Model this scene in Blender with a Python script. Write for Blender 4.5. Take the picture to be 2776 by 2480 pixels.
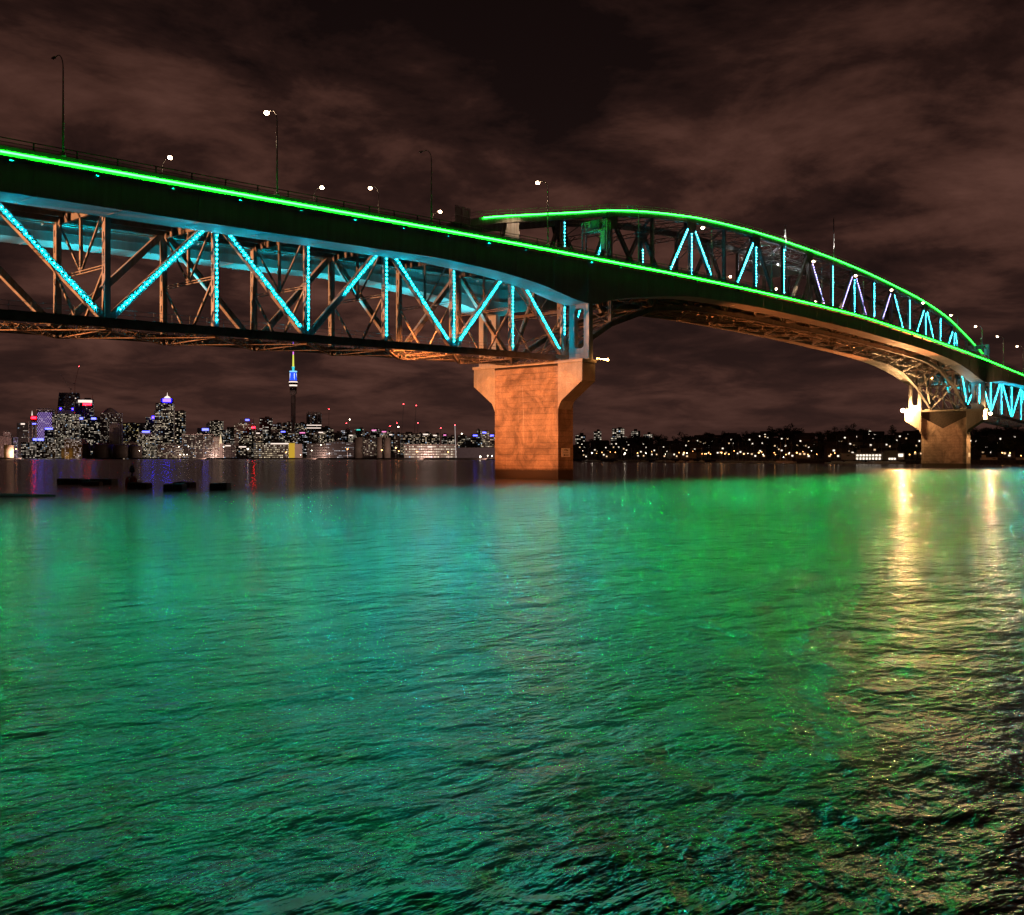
import bpy, math, random
import numpy as np
from mathutils import Vector, Matrix

for o in list(bpy.data.objects):
    bpy.data.objects.remove(o, do_unlink=True)
SC = bpy.context.scene
COL = SC.collection
R = math.radians
random.seed(7)

# ------------------------------------------------------------------ camera
TH = R(41.0)                       # bridge axis is +X; the camera looks 41 degrees off it
FPX = 2680.0                       # focal length in photograph pixels (photograph 2776 wide)
CAM = Vector((-146.5, -121.9, 4.0))
cam_d = bpy.data.cameras.new('camera')
cam_d.sensor_fit = 'HORIZONTAL'
cam_d.sensor_width = 36.0
cam_d.lens = FPX / 2776.0 * 36.0
cam_d.clip_start = 0.5
cam_d.clip_end = 20000.0
cam = bpy.data.objects.new('camera', cam_d)
cam.location = CAM
cam.rotation_euler = (R(90), 0, TH - R(90))
COL.objects.link(cam)
SC.camera = cam

# ------------------------------------------------------------------ render look
SC.render.engine = 'CYCLES'
SC.view_settings.view_transform = 'Standard'
SC.view_settings.look = 'None'
SC.view_settings.exposure = 0.0
SC.view_settings.gamma = 1.0
SC.cycles.use_denoising = True
SC.cycles.use_light_tree = True
SC.cycles.sample_clamp_indirect = 3.0
SC.cycles.max_bounces = 5
SC.cycles.diffuse_bounces = 2
SC.cycles.glossy_bounces = 3
SC.cycles.caustics_reflective = False
SC.cycles.caustics_refractive = False


# ------------------------------------------------------------------ node helper
class NT:
    def __init__(s, tree):
        s.t = tree
        s.t.nodes.clear()

    def n(s, typ, **kw):
        nd = s.t.nodes.new(typ)
        for k, v in kw.items():
            setattr(nd, k, v)
        return nd

    def set(s, sock, v):
        if isinstance(v, bpy.types.NodeSocket):
            s.t.links.new(v, sock)
        elif isinstance(v, (tuple, list)) and len(v) == 3 and sock.type == 'RGBA':
            sock.default_value = (*v, 1)
        else:
            sock.default_value = v

    def m(s, op, a, b=0.0, c=0.0, clamp=False):
        nd = s.n('ShaderNodeMath', operation=op, use_clamp=clamp)
        for i, v in enumerate((a, b, c)):
            s.set(nd.inputs[i], v)
        return nd.outputs[0]

    def mix(s, f, a, b, blend='MIX'):
        nd = s.n('ShaderNodeMix', data_type='RGBA', blend_type=blend)
        s.set(nd.inputs[0], f)
        s.set(nd.inputs[6], a)
        s.set(nd.inputs[7], b)
        return nd.outputs[2]

    def noise(s, vec, scale, detail=4.0, rough=0.55, dist=0.0, out=0):
        nd = s.n('ShaderNodeTexNoise')
        if vec is not None:
            s.set(nd.inputs['Vector'], vec)
        nd.inputs['Scale'].default_value = scale
        nd.inputs['Detail'].default_value = detail
        nd.inputs['Roughness'].default_value = rough
        nd.inputs['Distortion'].default_value = dist
        return nd.outputs[out]

    def ramp(s, fac, stops):
        nd = s.n('ShaderNodeValToRGB')
        s.set(nd.inputs[0], fac)
        e = nd.color_ramp.elements
        while len(e) > 1:
            e.remove(e[-1])
        e[0].position, e[0].color = stops[0][0], (*stops[0][1], 1)
        for p, c in stops[1:]:
            x = e.new(p)
            x.color = (*c, 1)
        return nd.outputs[0]

    def mapping(s, vec, scale=(1, 1, 1), rot=(0, 0, 0), loc=(0, 0, 0)):
        nd = s.n('ShaderNodeMapping')
        s.set(nd.inputs[0], vec)
        nd.inputs[1].default_value = loc
        nd.inputs[2].default_value = rot
        nd.inputs[3].default_value = scale
        return nd.outputs[0]


# ------------------------------------------------------------------ world: overcast night sky lit from below by the city
W = bpy.data.worlds.new('World')
SC.world = W
W.use_nodes = True
w = NT(W.node_tree)
tc = w.n('ShaderNodeTexCoord').outputs['Generated']
sep = w.n('ShaderNodeSeparateXYZ')
w.set(sep.inputs[0], tc)
up = w.m('MAXIMUM', sep.outputs[2], 0.0)
den = w.m('ADD', up, 0.16)
comb = w.n('ShaderNodeCombineXYZ')
w.set(comb.inputs[0], w.m('DIVIDE', sep.outputs[0], den))
w.set(comb.inputs[1], w.m('DIVIDE', sep.outputs[1], den))
w.set(comb.inputs[2], w.m('MULTIPLY', up, 1.5))
cvec = w.mapping(comb.outputs[0], loc=(15.5, -7.1, 4.0))
big = w.noise(cvec, 0.62, 7.0, 0.60, 0.7)
fine = w.noise(cvec, 2.6, 6.0, 0.62, 0.3)
cl = w.m('ADD', w.m('MULTIPLY', big, 0.55), w.m('MULTIPLY', fine, 0.45))
cloud = w.ramp(cl, [(0.41, (0.0090, 0.0045, 0.0042)), (0.475, (0.026, 0.0110, 0.0088)),
                    (0.53, (0.062, 0.0255, 0.0185)), (0.62, (0.112, 0.048, 0.035))])
haze_col = (0.0235, 0.0108, 0.0088)
near_hor = w.m('POWER', w.m('SUBTRACT', 1.0, up, clamp=True), 7.0)
colr = w.mix(w.m('MULTIPLY', near_hor, 0.92), cloud, haze_col)
# the town's glow: brighter cloud over the city side, darker away from it (towards the open harbour)
dotn = w.n('ShaderNodeVectorMath', operation='DOT_PRODUCT')
w.set(dotn.inputs[0], tc)
dotn.inputs[1].default_value = (math.cos(TH + 0.16), math.sin(TH + 0.16), 0.0)
glow = w.m('MULTIPLY_ADD', dotn.outputs['Value'], 0.66, 0.66)
glow = w.m('MAXIMUM', glow, 0.45)
zen = w.m('MULTIPLY_ADD', up, -1.5, 1.18)
glow = w.m('MULTIPLY', glow, w.m('MAXIMUM', zen, 0.28))
sky = w.n('ShaderNodeTexSky', sky_type='NISHITA')
sky.sun_disc = False
sky.sun_elevation = R(-8)
sky.sun_rotation = R(200)
skyc = w.mix(1.0, colr, sky.outputs[0], 'ADD')
mul = w.n('ShaderNodeBackground')
w.set(mul.inputs[0], colr)
w.set(mul.inputs[1], glow)
bg2 = w.n('ShaderNodeBackground')
w.set(bg2.inputs[0], sky.outputs[0])
bg2.inputs[1].default_value = 0.002
addw = w.n('ShaderNodeAddShader')
w.set(addw.inputs[0], mul.outputs[0])
w.set(addw.inputs[1], bg2.outputs[0])
outw = w.n('ShaderNodeOutputWorld')
w.set(outw.inputs[0], addw.outputs[0])


# ------------------------------------------------------------------ materials
MATS = {}


def principled(name, col, rough=0.6, metal=0.0, var=0.0, scale=0.5, bump=0.0, streak=False, col2=None, spec=0.4):
    m = bpy.data.materials.new(name)
    m.use_nodes = True
    t = NT(m.node_tree)
    b = t.n('ShaderNodeBsdfPrincipled')
    o = t.n('ShaderNodeOutputMaterial')
    t.set(o.inputs[0], b.outputs[0])
    b.inputs['Roughness'].default_value = rough
    b.inputs['Metallic'].default_value = metal
    b.inputs['Specular IOR Level'].default_value = spec
    if var > 0:
        g = t.n('ShaderNodeNewGeometry').outputs['Position']
        nz = t.noise(g, scale, 6, 0.6)
        c = t.ramp(nz, [(0.32, tuple(x * (1 - var) for x in col)), (0.68, tuple(min(1, x * (1 + var)) for x in col))])
        if streak:
            st = t.noise(t.mapping(g, (1.6, 1.6, 0.09)), 1.0, 5, 0.65)
            k = t.ramp(st, [(0.42, (0, 0, 0)), (0.60, (1, 1, 1))])
            c = t.mix(t.m('MULTIPLY', k, 0.55), c, col2 or tuple(x * 0.45 for x in col))
        t.set(b.inputs['Base Color'], c)
        if bump:
            bn = t.n('ShaderNodeBump')
            bn.inputs['Strength'].default_value = bump
            bn.inputs['Distance'].default_value = 0.05
            t.set(bn.inputs['Height'], t.noise(g, scale * 9, 5, 0.7))
            t.set(b.inputs['Normal'], bn.outputs[0])
    else:
        b.inputs['Base Color'].default_value = (*col, 1)
    MATS[name] = m
    return m


def emis(name, col, strength, sample=True):
    m = bpy.data.materials.new(name)
    m.use_nodes = True
    t = NT(m.node_tree)
    e = t.n('ShaderNodeEmission')
    e.inputs[0].default_value = (*col, 1)
    e.inputs[1].default_value = strength
    o = t.n('ShaderNodeOutputMaterial')
    t.set(o.inputs[0], e.outputs[0])
    m.cycles.emission_sampling = 'FRONT' if sample else 'NONE'
    MATS[name] = m
    return m


STEEL = principled('bridge_paint', (0.30, 0.30, 0.29), 0.5, 0, 0.22, 0.6, 0.05, True, (0.15, 0.11, 0.08))
STEELD = principled('chord_paint', (0.16, 0.16, 0.155), 0.55, 0, 0.3, 0.8, 0.05)
GIRD = principled('girder_paint', (0.33, 0.34, 0.34), 0.55, 0, 0.12, 0.35, 0.03, True, (0.25, 0.245, 0.23))
ASPH = principled('asphalt', (0.05, 0.05, 0.052), 0.85, 0, 0.2, 2.0)
GALV = principled('galvanised_steel', (0.45, 0.45, 0.44), 0.42, 0.5, 0.12, 3.0)
RAILM = principled('rail_paint', (0.14, 0.15, 0.14), 0.6, 0, 0.2, 2.0)
BLACK = principled('dark_housing', (0.02, 0.02, 0.022), 0.6)
WHITEM = principled('white_paint', (0.78, 0.78, 0.76), 0.5, 0, 0.06, 2.0)
INK = principled('sign_ink', (0.012, 0.012, 0.012), 0.7)

# ------- concrete with pour stains and a dark tide band at the waterline
def concrete(name, a, b_):
    m = bpy.data.materials.new(name)
    m.use_nodes = True
    t = NT(m.node_tree)
    bs = t.n('ShaderNodeBsdfPrincipled')
    o = t.n('ShaderNodeOutputMaterial')
    t.set(o.inputs[0], bs.outputs[0])
    g = t.n('ShaderNodeNewGeometry').outputs['Position']
    n1 = t.noise(g, 0.19, 8, 0.66, 0.9)
    n2 = t.noise(t.mapping(g, (0.9, 0.9, 0.10)), 1.0, 6, 0.65)
    n3 = t.noise(g, 3.0, 6, 0.7)
    c = t.ramp(n1, [(0.38, b_), (0.58, a)])
    c = t.mix(t.m('MULTIPLY', t.ramp(n2, [(0.45, (0, 0, 0)), (0.66, (1, 1, 1))]), 0.40), c, tuple(x * 0.5 for x in a))
    c = t.mix(t.m('MULTIPLY', t.ramp(n3, [(0.35, (1, 1, 1)), (0.6, (0, 0, 0))]), 0.35), c, tuple(x * 0.6 for x in b_))
    lime = t.noise(t.mapping(g, (1.4, 1.4, 0.05), loc=(3, 9, 0)), 1.0, 3, 0.6)
    c = t.mix(t.m('MULTIPLY', t.ramp(lime, [(0.70, (0, 0, 0)), (0.74, (1, 1, 1))]), 0.35), c, (0.6, 0.56, 0.5))
    z = t.n('ShaderNodeSeparateXYZ')
    t.set(z.inputs[0], g)
    tide = t.m('MULTIPLY_ADD', n3, 1.1, 1.0)
    wet = t.m('SUBTRACT', 1.0, t.m('DIVIDE', t.m('SUBTRACT', z.outputs[2], tide), 0.5), clamp=True)
    c = t.mix(wet, c, (0.035, 0.026, 0.02))
    t.set(bs.inputs['Base Color'], c)
    bs.inputs['Roughness'].default_value = 0.8
    bn = t.n('ShaderNodeBump')
    bn.inputs['Strength'].default_value = 0.8
    bn.inputs['Distance'].default_value = 0.10
    t.set(bn.inputs['Height'], t.noise(g, 2.2, 7, 0.7))
    t.set(bs.inputs['Normal'], bn.outputs[0])
    MATS[name] = m
    return m


CONC = concrete('old_concrete', (0.36, 0.27, 0.20), (0.14, 0.10, 0.075))
JOINT = principled('dirty_joint', (0.035, 0.027, 0.021), 0.95, 0, 0.3, 2.0)  # dark tone of the stem core behind the lift joints
CONC2 = concrete('newer_concrete', (0.40, 0.37, 0.31), (0.30, 0.27, 0.225))

# LED fittings.  Radiance, not colour, carries the brightness.
GREEN_CORE = emis('green_led_core', (0.0032, 1.0, 0.0060), 150.0)
GREEN_DIFF = emis('green_led_diffuser', (0.0, 1.0, 0.03), 3.2)  # added emitting faces that make the green glow round the line
GREEN_LOW = emis('green_led_lower_lens', (0.0, 1.0, 0.03), 0.7)  # weaker added glow face below the line
GREEN_ARCH = emis('green_led_arch', (0.014, 1.0, 0.03), 34.0)
LED_CYAN = emis('cyan_led', (0.006, 0.74, 1.0), 560.0)
LED_TEAL = emis('teal_led', (0.030, 0.74, 1.0), 190.0)
LED_LILAC = emis('lilac_led', (0.42, 0.34, 1.0), 45.0)
LAMP_WARM = emis('lamp_warm', (1.0, 0.66, 0.40), 40.0)
LAMP_OFF = principled('lamp_glass_unlit', (0.35, 0.35, 0.34), 0.3)
SODIUM = emis('sodium_lens', (1.0, 0.52, 0.20), 5200.0)
SODIUM_R = emis('sodium_lens_right', (1.0, 0.54, 0.22), 5500.0)
SODIUM_S = emis('sodium_lens_small', (1.0, 0.40, 0.10), 60.0)
LAMP_ORANGE = emis('lamp_orange', (1.0, 0.42, 0.12), 14.0)
LAMP_WHITE = emis('lamp_white', (1.0, 0.85, 0.66), 11.0)
RED_BEACON = emis('red_beacon', (1.0, 0.04, 0.05), 30.0)
WIN_WARM = emis('window_warm', (1.0, 0.66, 0.36), 1.3, False)
WIN_WHITE = emis('window_white', (1.0, 0.86, 0.68), 1.7, False)


# ------------------------------------------------------------------ mesh builder
class MB:
    def __init__(s):
        s.v, s.f, s.mi = [], [], []

    def add(s, vs, fs, mi=0):
        k = len(s.v)
        s.v += [tuple(x) for x in vs]
        s.f += [tuple(i + k for i in f) for f in fs]
        s.mi += [mi] * len(fs)

    def box(s, x0, x1, y0, y1, z0, z1, mi=0):
        s.add([(x0, y0, z0), (x1, y0, z0), (x1, y1, z0), (x0, y1, z0), (x0, y0, z1), (x1, y0, z1), (x1, y1, z1), (x0, y1, z1)],
              [(0, 3, 2, 1), (4, 5, 6, 7), (0, 1, 5, 4), (1, 2, 6, 5), (2, 3, 7, 6), (3, 0, 4, 7)], mi)

    def beam(s, p0, p1, a, b, up=(0, 0, 1), mi=0):
        """box along p0-p1; a = width across (side), b = height along up"""
        p0, p1 = Vector(p0), Vector(p1)
        d = (p1 - p0).normalized()
        u = Vector(up)
        sd = d.cross(u)
        if sd.length < 1e-4:
            sd = d.cross(Vector((1, 0, 0)))
        sd.normalize()
        u = sd.cross(d).normalized()
        vs = []
        for p in (p0, p1):
            for i, j in ((-1, -1), (1, -1), (1, 1), (-1, 1)):
                vs.append(p + sd * (a / 2 * i) + u * (b / 2 * j))
        s.add(vs, [(3, 2, 1, 0), (4, 5, 6, 7), (0, 1, 5, 4), (1, 2, 6, 5), (2, 3, 7, 6), (3, 0, 4, 7)], mi)

    def loft(s, secs, mi=0, cap=True):
        n = len(secs[0])
        vs = [p for sec in secs for p in sec]
        fs = []
        for i in range(len(secs) - 1):
            for j in range(n):
                k = (j + 1) % n
                fs.append((i * n + j, i * n + k, (i + 1) * n + k, (i + 1) * n + j))
        if cap:
            fs.append(tuple(range(n))[::-1])
            fs.append(tuple((len(secs) - 1) * n + j for j in range(n)))
        s.add(vs, fs, mi)

    def tube(s, pts, r, n=6, mi=0):
        pts = [Vector(p) for p in pts]
        rs = r if isinstance(r, (list, tuple)) else [r] * len(pts)
        secs = []
        for i, p in enumerate(pts):
            d = (pts[min(i + 1, len(pts) - 1)] - pts[max(i - 1, 0)]).normalized()
            u = d.cross(Vector((0, 1, 0)))
            if u.length < 0.05:
                u = d.cross(Vector((1, 0, 0)))
            u.normalize()
            v = d.cross(u)
            secs.append([p + (u * math.cos(2 * math.pi * k / n) + v * math.sin(2 * math.pi * k / n)) * rs[i] for k in range(n)])
        s.loft(secs, mi)

    def lathe(s, prof, n=16, c=(0, 0, 0), mi=0):
        secs = [[(c[0] + r * math.cos(2 * math.pi * k / n), c[1] + r * math.sin(2 * math.pi * k / n), c[2] + z) for k in range(n)] for r, z in prof]
        s.loft(secs, mi)

    def ball(s, c, r, n=10, mi=0, sz=1.0):
        s.lathe([(max(1e-3, r * math.sin(math.pi * k / 6)), -r * sz * math.cos(math.pi * k / 6)) for k in range(7)], n, c, mi)

    def prism_x(s, poly, x0, x1, mi=0):
        """poly in (y, z), extruded along x"""
        s.loft([[(x0, y, z) for y, z in poly], [(x1, y, z) for y, z in poly]], mi)

    def build(s, name, mats, parent=None, smooth=False, col=True):
        me = bpy.data.meshes.new(name)
        me.from_pydata(s.v, [], s.f)
        for m in (mats if isinstance(mats, (list, tuple)) else [mats]):
            me.materials.append(m)
        if any(s.mi):
            me.polygons.foreach_set('material_index', s.mi)
        if smooth:
            me.polygons.foreach_set('use_smooth', [True] * len(me.polygons))
        bm_fix(me)
        o = bpy.data.objects.new(name, me)
        if parent:
            o.parent = parent
        COL.objects.link(o)
        return o


import bmesh


def bm_fix(me):
    b = bmesh.new()
    b.from_mesh(me)
    bmesh.ops.recalc_face_normals(b, faces=b.faces)
    b.to_mesh(me)
    b.free()


def empty(name, loc=(0, 0, 0), rz=0.0):
    o = bpy.data.objects.new(name, None)
    o.location = loc
    o.rotation_euler = (0, 0, rz)
    o.empty_display_size = 0.5
    COL.objects.link(o)
    return o


def tag(o, label=None, cat=None, group=None, kind=None):
    if label:
        o['label'] = label
    if cat:
        o['category'] = cat
    if group:
        o['group'] = group
    if kind:
        o['kind'] = kind
    return o


def children_of(o):
    return [c for c in bpy.data.objects if c.parent == o]


def copy_tree(o, kids=None, parent=None):
    c = o.copy()
    COL.objects.link(c)
    if parent is not None:
        c.parent = parent
    for ch in (kids[o.name] if kids and o.name in kids else ()):
        copy_tree(ch, kids, c)
    return c


def kid_table(o):
    t, todo = {}, [o]
    allo = list(bpy.data.objects)
    while todo:
        p = todo.pop()
        ch = [c for c in allo if c.parent == p]
        t[p.name] = ch
        todo += ch
    return t


def spot(name, loc, target, watts, col, size, blend=0.5, radius=0.4, parent=None):
    d = bpy.data.lights.new(name, 'SPOT')
    d.energy = watts
    d.color = col
    d.spot_size = R(size)
    d.spot_blend = blend
    d.shadow_soft_size = radius
    o = bpy.data.objects.new(name, d)
    o.location = loc
    o.rotation_euler = (Vector(target) - Vector(loc)).to_track_quat('-Z', 'Y').to_euler()
    if parent:
        o.parent = parent
    COL.objects.link(o)
    return o


def curve(pts):
    xs = np.array([p[0] for p in pts], float)
    ys = np.array([p[1] for p in pts], float)
    d = np.gradient(ys, xs)
    for i in range(1, len(xs) - 1):
        a = (ys[i] - ys[i - 1]) / (xs[i] - xs[i - 1])
        b = (ys[i + 1] - ys[i]) / (xs[i + 1] - xs[i])
        d[i] = 0 if a * b <= 0 else 2 * a * b / (a + b)

    def f(x):
        i = int(np.clip(np.searchsorted(xs, x) - 1, 0, len(xs) - 2))
        h = xs[i + 1] - xs[i]
        t = (x - xs[i]) / h
        if t < 0:
            return float(ys[i] + d[i] * (x - xs[i]))
        if t > 1:
            return float(ys[i + 1] + d[i + 1] * (x - xs[i + 1]))
        return float((1 + 2 * t) * (1 - t) ** 2 * ys[i] + t * (1 - t) ** 2 * h * d[i] + t * t * (3 - 2 * t) * ys[i + 1] + t * t * (t - 1) * h * d[i + 1])
    return f


def far(px, z, Z=0.0):
    """a point at camera depth z metres on the bearing of photograph column px (survey of distant things)"""
    x = (px - 1388.0) / FPX * z
    return Vector((CAM.x + z * math.cos(TH) + x * math.sin(TH), CAM.y + z * math.sin(TH) - x * math.cos(TH), Z))


def elev(py, z):
    return (1240.0 - py) / FPX * z + CAM.z


FACE = TH - R(90)        # yaw that turns a building's front towards the harbour

# ------------------------------------------------------------------ water
def make_water():
    m = bpy.data.materials.new('harbour_water')
    m.use_nodes = True
    t = NT(m.node_tree)
    b = t.n('ShaderNodeBsdfPrincipled')
    o = t.n('ShaderNodeOutputMaterial')
    b2 = t.n('ShaderNodeBsdfPrincipled')
    mx = t.n('ShaderNodeMixShader')
    mx.inputs[0].default_value = 0.72
    t.set(mx.inputs[1], b.outputs[0])
    t.set(mx.inputs[2], b2.outputs[0])
    t.set(o.inputs[0], mx.outputs[0])
    b2.inputs['Base Color'].default_value = (0.006, 0.016, 0.016, 1)
    b2.inputs['Roughness'].default_value = 0.11
    b2.inputs['IOR'].default_value = 1.34
    b.inputs['Base Color'].default_value = (0.006, 0.016, 0.016, 1)
    b.inputs['IOR'].default_value = 1.34
    g = t.n('ShaderNodeNewGeometry').outputs['Position']
    v = t.mapping(g, (1.0, 1.7, 1.0), rot=(0, 0, R(35)))
    h1 = t.noise(v, 0.22, 3, 0.5, 0.4)
    h2 = t.noise(v, 1.0, 4, 0.55, 0.6)
    h3 = t.noise(v, 3.8, 3, 0.5, 0.3)
    b.inputs['Roughness'].default_value = 0.30
    gust = t.ramp(t.noise(g, 0.035, 3, 0.5), [(0.35, (0.70,) * 3), (0.65, (1.15,) * 3)])
    h4 = t.noise(v, 9.5, 2, 0.5, 0.2)
    h5 = t.noise(t.mapping(g, (1.0, 1.6, 1.0), rot=(0, 0, R(-12))), 0.5, 3, 0.5, 0.5)
    h1 = t.m('ADD', h1, t.m('MULTIPLY', h5, 0.75))
    h = t.m('ADD', t.m('MULTIPLY', h1, 1.0), t.m('ADD', t.m('MULTIPLY', h2, 0.46), t.m('ADD', t.m('MULTIPLY', h3, 0.15), t.m('MULTIPLY', h4, 0.045))))
    h = t.m('MULTIPLY', h, gust)
    bn = t.n('ShaderNodeBump')
    bn.inputs['Strength'].default_value = 1.0
    bn.inputs['Distance'].default_value = 0.62
    t.set(bn.inputs['Height'], h)
    t.set(b.inputs['Normal'], bn.outputs[0])
    t.set(b2.inputs['Normal'], bn.outputs[0])
    mb = MB()
    mb.add([(-1500, -3000, 0), (9000, -3000, 0), (9000, 9000, 0), (-1500, 9000, 0)], [(0, 1, 2, 3)])
    ob = mb.build('water', m)
    tag(ob, 'rippled dark harbour water reflecting green and cyan bridge lights', 'water', kind='structure')


make_water()

# ------------------------------------------------------------------ bridge profiles (X along the bridge, metres from the near pier)
zd = curve([(-220, 30.4), (-104, 35.72), (-78, 36.95), (-54, 38.12), (-22, 39.56), (0, 40.40), (37, 41.75), (72, 42.62), (100, 43.12), (122, 43.3),
            (155, 42.75), (183, 42.08), (212, 41.2), (244, 40.0), (297, 37.6), (420, 32.0)])
zb = curve([(-220, 26.6), (-104, 31.8), (-77, 32.95), (-50, 34.15), (-38, 34.66), (-28, 34.6), (-16, 34.0), (-1.2, 32.25), (1.2, 32.3), (5, 33.3), (11, 34.55), (21.6, 36.2),
            (38.6, 38.1), (63, 39.05), (95, 39.45), (122, 39.5), (154, 39.1), (180, 38.6), (204, 37.5), (225, 35.2), (243, 32.2), (246, 32.0), (255, 32.5), (268, 33.6), (300, 33.65), (420, 28.5)])
arch = curve([(-29.6, 42.9), (-23, 44.9), (-4, 49.2), (4.3, 51.0), (16.5, 53.7), (26.4, 55.35), (37, 56.8), (51, 58.3), (65, 59.2), (77.5, 59.8), (94, 60.2), (120, 60.35),
              (145, 59.95), (169, 59.0), (198, 57.3), (224, 54.3), (237, 51.7), (252, 48.25), (266.6, 44.75), (274, 43.0)])
botm = curve([(0.9, 22.9), (16.3, 30.8), (31.8, 35.7), (47.2, 37.5), (78, 38.3), (124, 38.7), (170, 38.2), (201.4, 37.3), (216.8, 35.4), (232.2, 30.4), (247.6, 22.9)])


def zbc(X):                     # bottom chord of the side spans
    return 22.7 + 0.0275 * X if X < 1 else 22.9 - 0.043 * (X - 247.6)


TY = 6.5                        # truss planes
BR = empty('harbour_bridge')
tag(BR, 'long steel truss bridge with an arched centre span, outlined in green and cyan lights', 'bridge')

# --- clip-on box girders
XS = []
x = -180.0
while x < 345:
    XS.append(x)
    x += 1.5 if (-45 < x < 45 or 200 < x < 275) else 4.0
GIRDERS = []
for sg in (-1, 1):
    mb = MB()
    secs = []
    for X in XS:
        D, B = zd(X), zb(X)
        P = [(14.50, D + 0.75), (14.50, D - 0.34), (13.95, D - 0.62), (13.80, B), (9.10, B), (9.00, D - 0.62), (7.60, D - 0.40), (7.60, D + 0.12), (14.18, D + 0.12), (14.18, D + 0.75)]
        secs.append([(X, sg * y, z) for y, z in P])
    mb.loft(secs)
    g = mb.build('box_girder', GIRD, BR)
    GIRDERS.append(g)
    # road surface
    mb = MB()
    for i in range(len(XS) - 1):
        a, b = XS[i], XS[i + 1]
        mb.add([(a, sg * 7.7, zd(a) + 0.13), (b, sg * 7.7, zd(b) + 0.13), (b, sg * 14.1, zd(b) + 0.13), (a, sg * 14.1, zd(a) + 0.13)], [(0, 1, 2, 3)])
    mb.build('road_surface', ASPH, g)
    # longitudinal stiffener seams on the web that faces the trusses, and splice plates
    for fr in (0.35, 0.68):
        mb = MB()
        for i in range(len(XS) - 1):
            a, b = XS[i], XS[i + 1]
            za, zb_ = zb(a) + (zd(a) - 0.62 - zb(a)) * fr, zb(b) + (zd(b) - 0.62 - zb(b)) * fr
            mb.beam((a, sg * 9.03, za), (b, sg * 9.03, zb_), 0.07, 0.10)
        mb.build('web_stiffener', GIRD, g)
    sm_ = MB()
    sm_.box(-0.12, 0.12, min(sg * 9.08, sg * 13.82), max(sg * 9.08, sg * 13.82), -0.035, 0.05)
    s0_ = None
    X = -110
    while X < 300:
        if s0_ is None:
            c = s0_ = sm_.build('soffit_splice', GIRD, g)
        else:
            c = s0_.copy()
            COL.objects.link(c)
        c.location = (X, 0, zb(X))
        if sg < 0:
            m3 = MB()
            B_, D_ = zb(X), zd(X)
            m3.add([(X + dx, -13.80 - dy - q * 0.15, B_ + 0.05 + (D_ - 0.70 - B_) * q) for q in (0, 1) for dx, dy in ((-0.2, -0.05), (-0.2, 0.045), (0.2, 0.045), (0.2, -0.05))],
                   [(0, 1, 5, 4), (1, 2, 6, 5), (2, 3, 7, 6), (3, 0, 4, 7), (0, 3, 2, 1), (4, 5, 6, 7)])
            m3.build('web_splice', GIRD, g)
        X += 9.9

# --- railing on both outer parapets (posts apart, rails joined)
pm = MB()
pm.box(-0.07, 0.07, -0.06, 0.06, 0, 0.86)
for sg in (-1, 1):
    mb = MB()
    xs = [(-180 + i * 4.68) for i in range(112)]
    for i in range(len(xs) - 1):
        for dz, h in ((1.60, 0.10), (1.20, 0.05), (0.86, 0.05)):
            mb.beam((xs[i], sg * 14.34, zd(xs[i]) + dz), (xs[i + 1], sg * 14.34, zd(xs[i + 1]) + dz), 0.09, h)
    rail = mb.build('railing', RAILM, BR)
    post = None
    for X in xs:
        if sg > 0 and (X < -110 or X > 60):
            continue
        if post is None:
            post = pm.build('post', RAILM, rail)
            c = post
        else:
            c = post.copy()
            COL.objects.link(c)
        c.location = (X, sg * 14.34, zd(X) + 0.75)
    if sg < 0:
        mb = MB()
        X = -118.0
        while X < 60:
            z = zd(X)
            mb.box(X - 0.012, X + 0.012, sg * 14.34 - 0.012, sg * 14.34 + 0.012, z + 0.86, z + 1.20)
            mb.box(X + 0.09 - 0.012, X + 0.09 + 0.012, sg * 14.34 - 0.012, sg * 14.34 + 0.012, z + 0.86, z + 1.20)
            X += 0.18
        tag(mb.build('pickets', RAILM, rail), kind='stuff')

# --- green light line along the near parapet
def led_strip(pts, hh, out, parent, name='green_light_strip', core=None):
    """pts on the fixing surface facing -Y; bright lens in front, dimmer added glow faces above and below it"""
    mb = MB()
    for a, b in zip(pts, pts[1:]):
        (x0, y0, z0), (x1, y1, z1) = a, b
        P = [(0.10, hh * 1.5), (out, hh), (out, -hh), (0.10, -hh * 1.5)]
        v = [(x0, y0 - p, z0 + q) for p, q in P] + [(x1, y1 - p, z1 + q) for p, q in P]
        mb.add(v, [(0, 4, 5, 1)], 1)
        mb.add(v, [(2, 6, 7, 3)], 2)
        mb.add([v[1], v[5], v[6], v[2]], [(0, 1, 2, 3)], 0)
    me_o = mb.build(name, [core or GREEN_CORE, GREEN_DIFF, GREEN_DIFF if core else GREEN_LOW], parent)
    return me_o


gx = [x for x in XS]
led_strip([(x, -14.505, zd(x)) for x in gx], 0.10, 0.24, BR)

# --- original deck between the trusses
mb = MB()
secs = []
for X in XS:
    D = zd(X)
    secs.append([(X, y, z) for y, z in ((-7.45, D + 0.10), (-7.45, D - 0.55), (-6.0, D - 0.9), (6.0, D - 0.9), (7.45, D - 0.55), (7.45, D + 0.10))])
mb.loft(secs)
deck = mb.build('deck_slab', STEELD, BR)
for y in (-4.5, -1.5, 1.5, 4.5):
    mb = MB()
    mb.loft([[(X, y + dy, zd(X) - 1.25 + dz) for dy, dz in ((-.12, -.4), (.12, -.4), (.12, .4), (-.12, .4))] for X in XS])
    mb.build('stringer', STEELD, deck)
for y, dz, rr in ((-7.0, 1.9, 0.16), (7.0, 1.9, 0.16), (-6.5, 2.3, 0.10), (6.5, 2.3, 0.10)):
    mb = MB()
    mb.tube([(X, y, zd(X) - dz) for X in XS], rr, 6)
    mb.build('service_pipe', GALV, deck)
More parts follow.
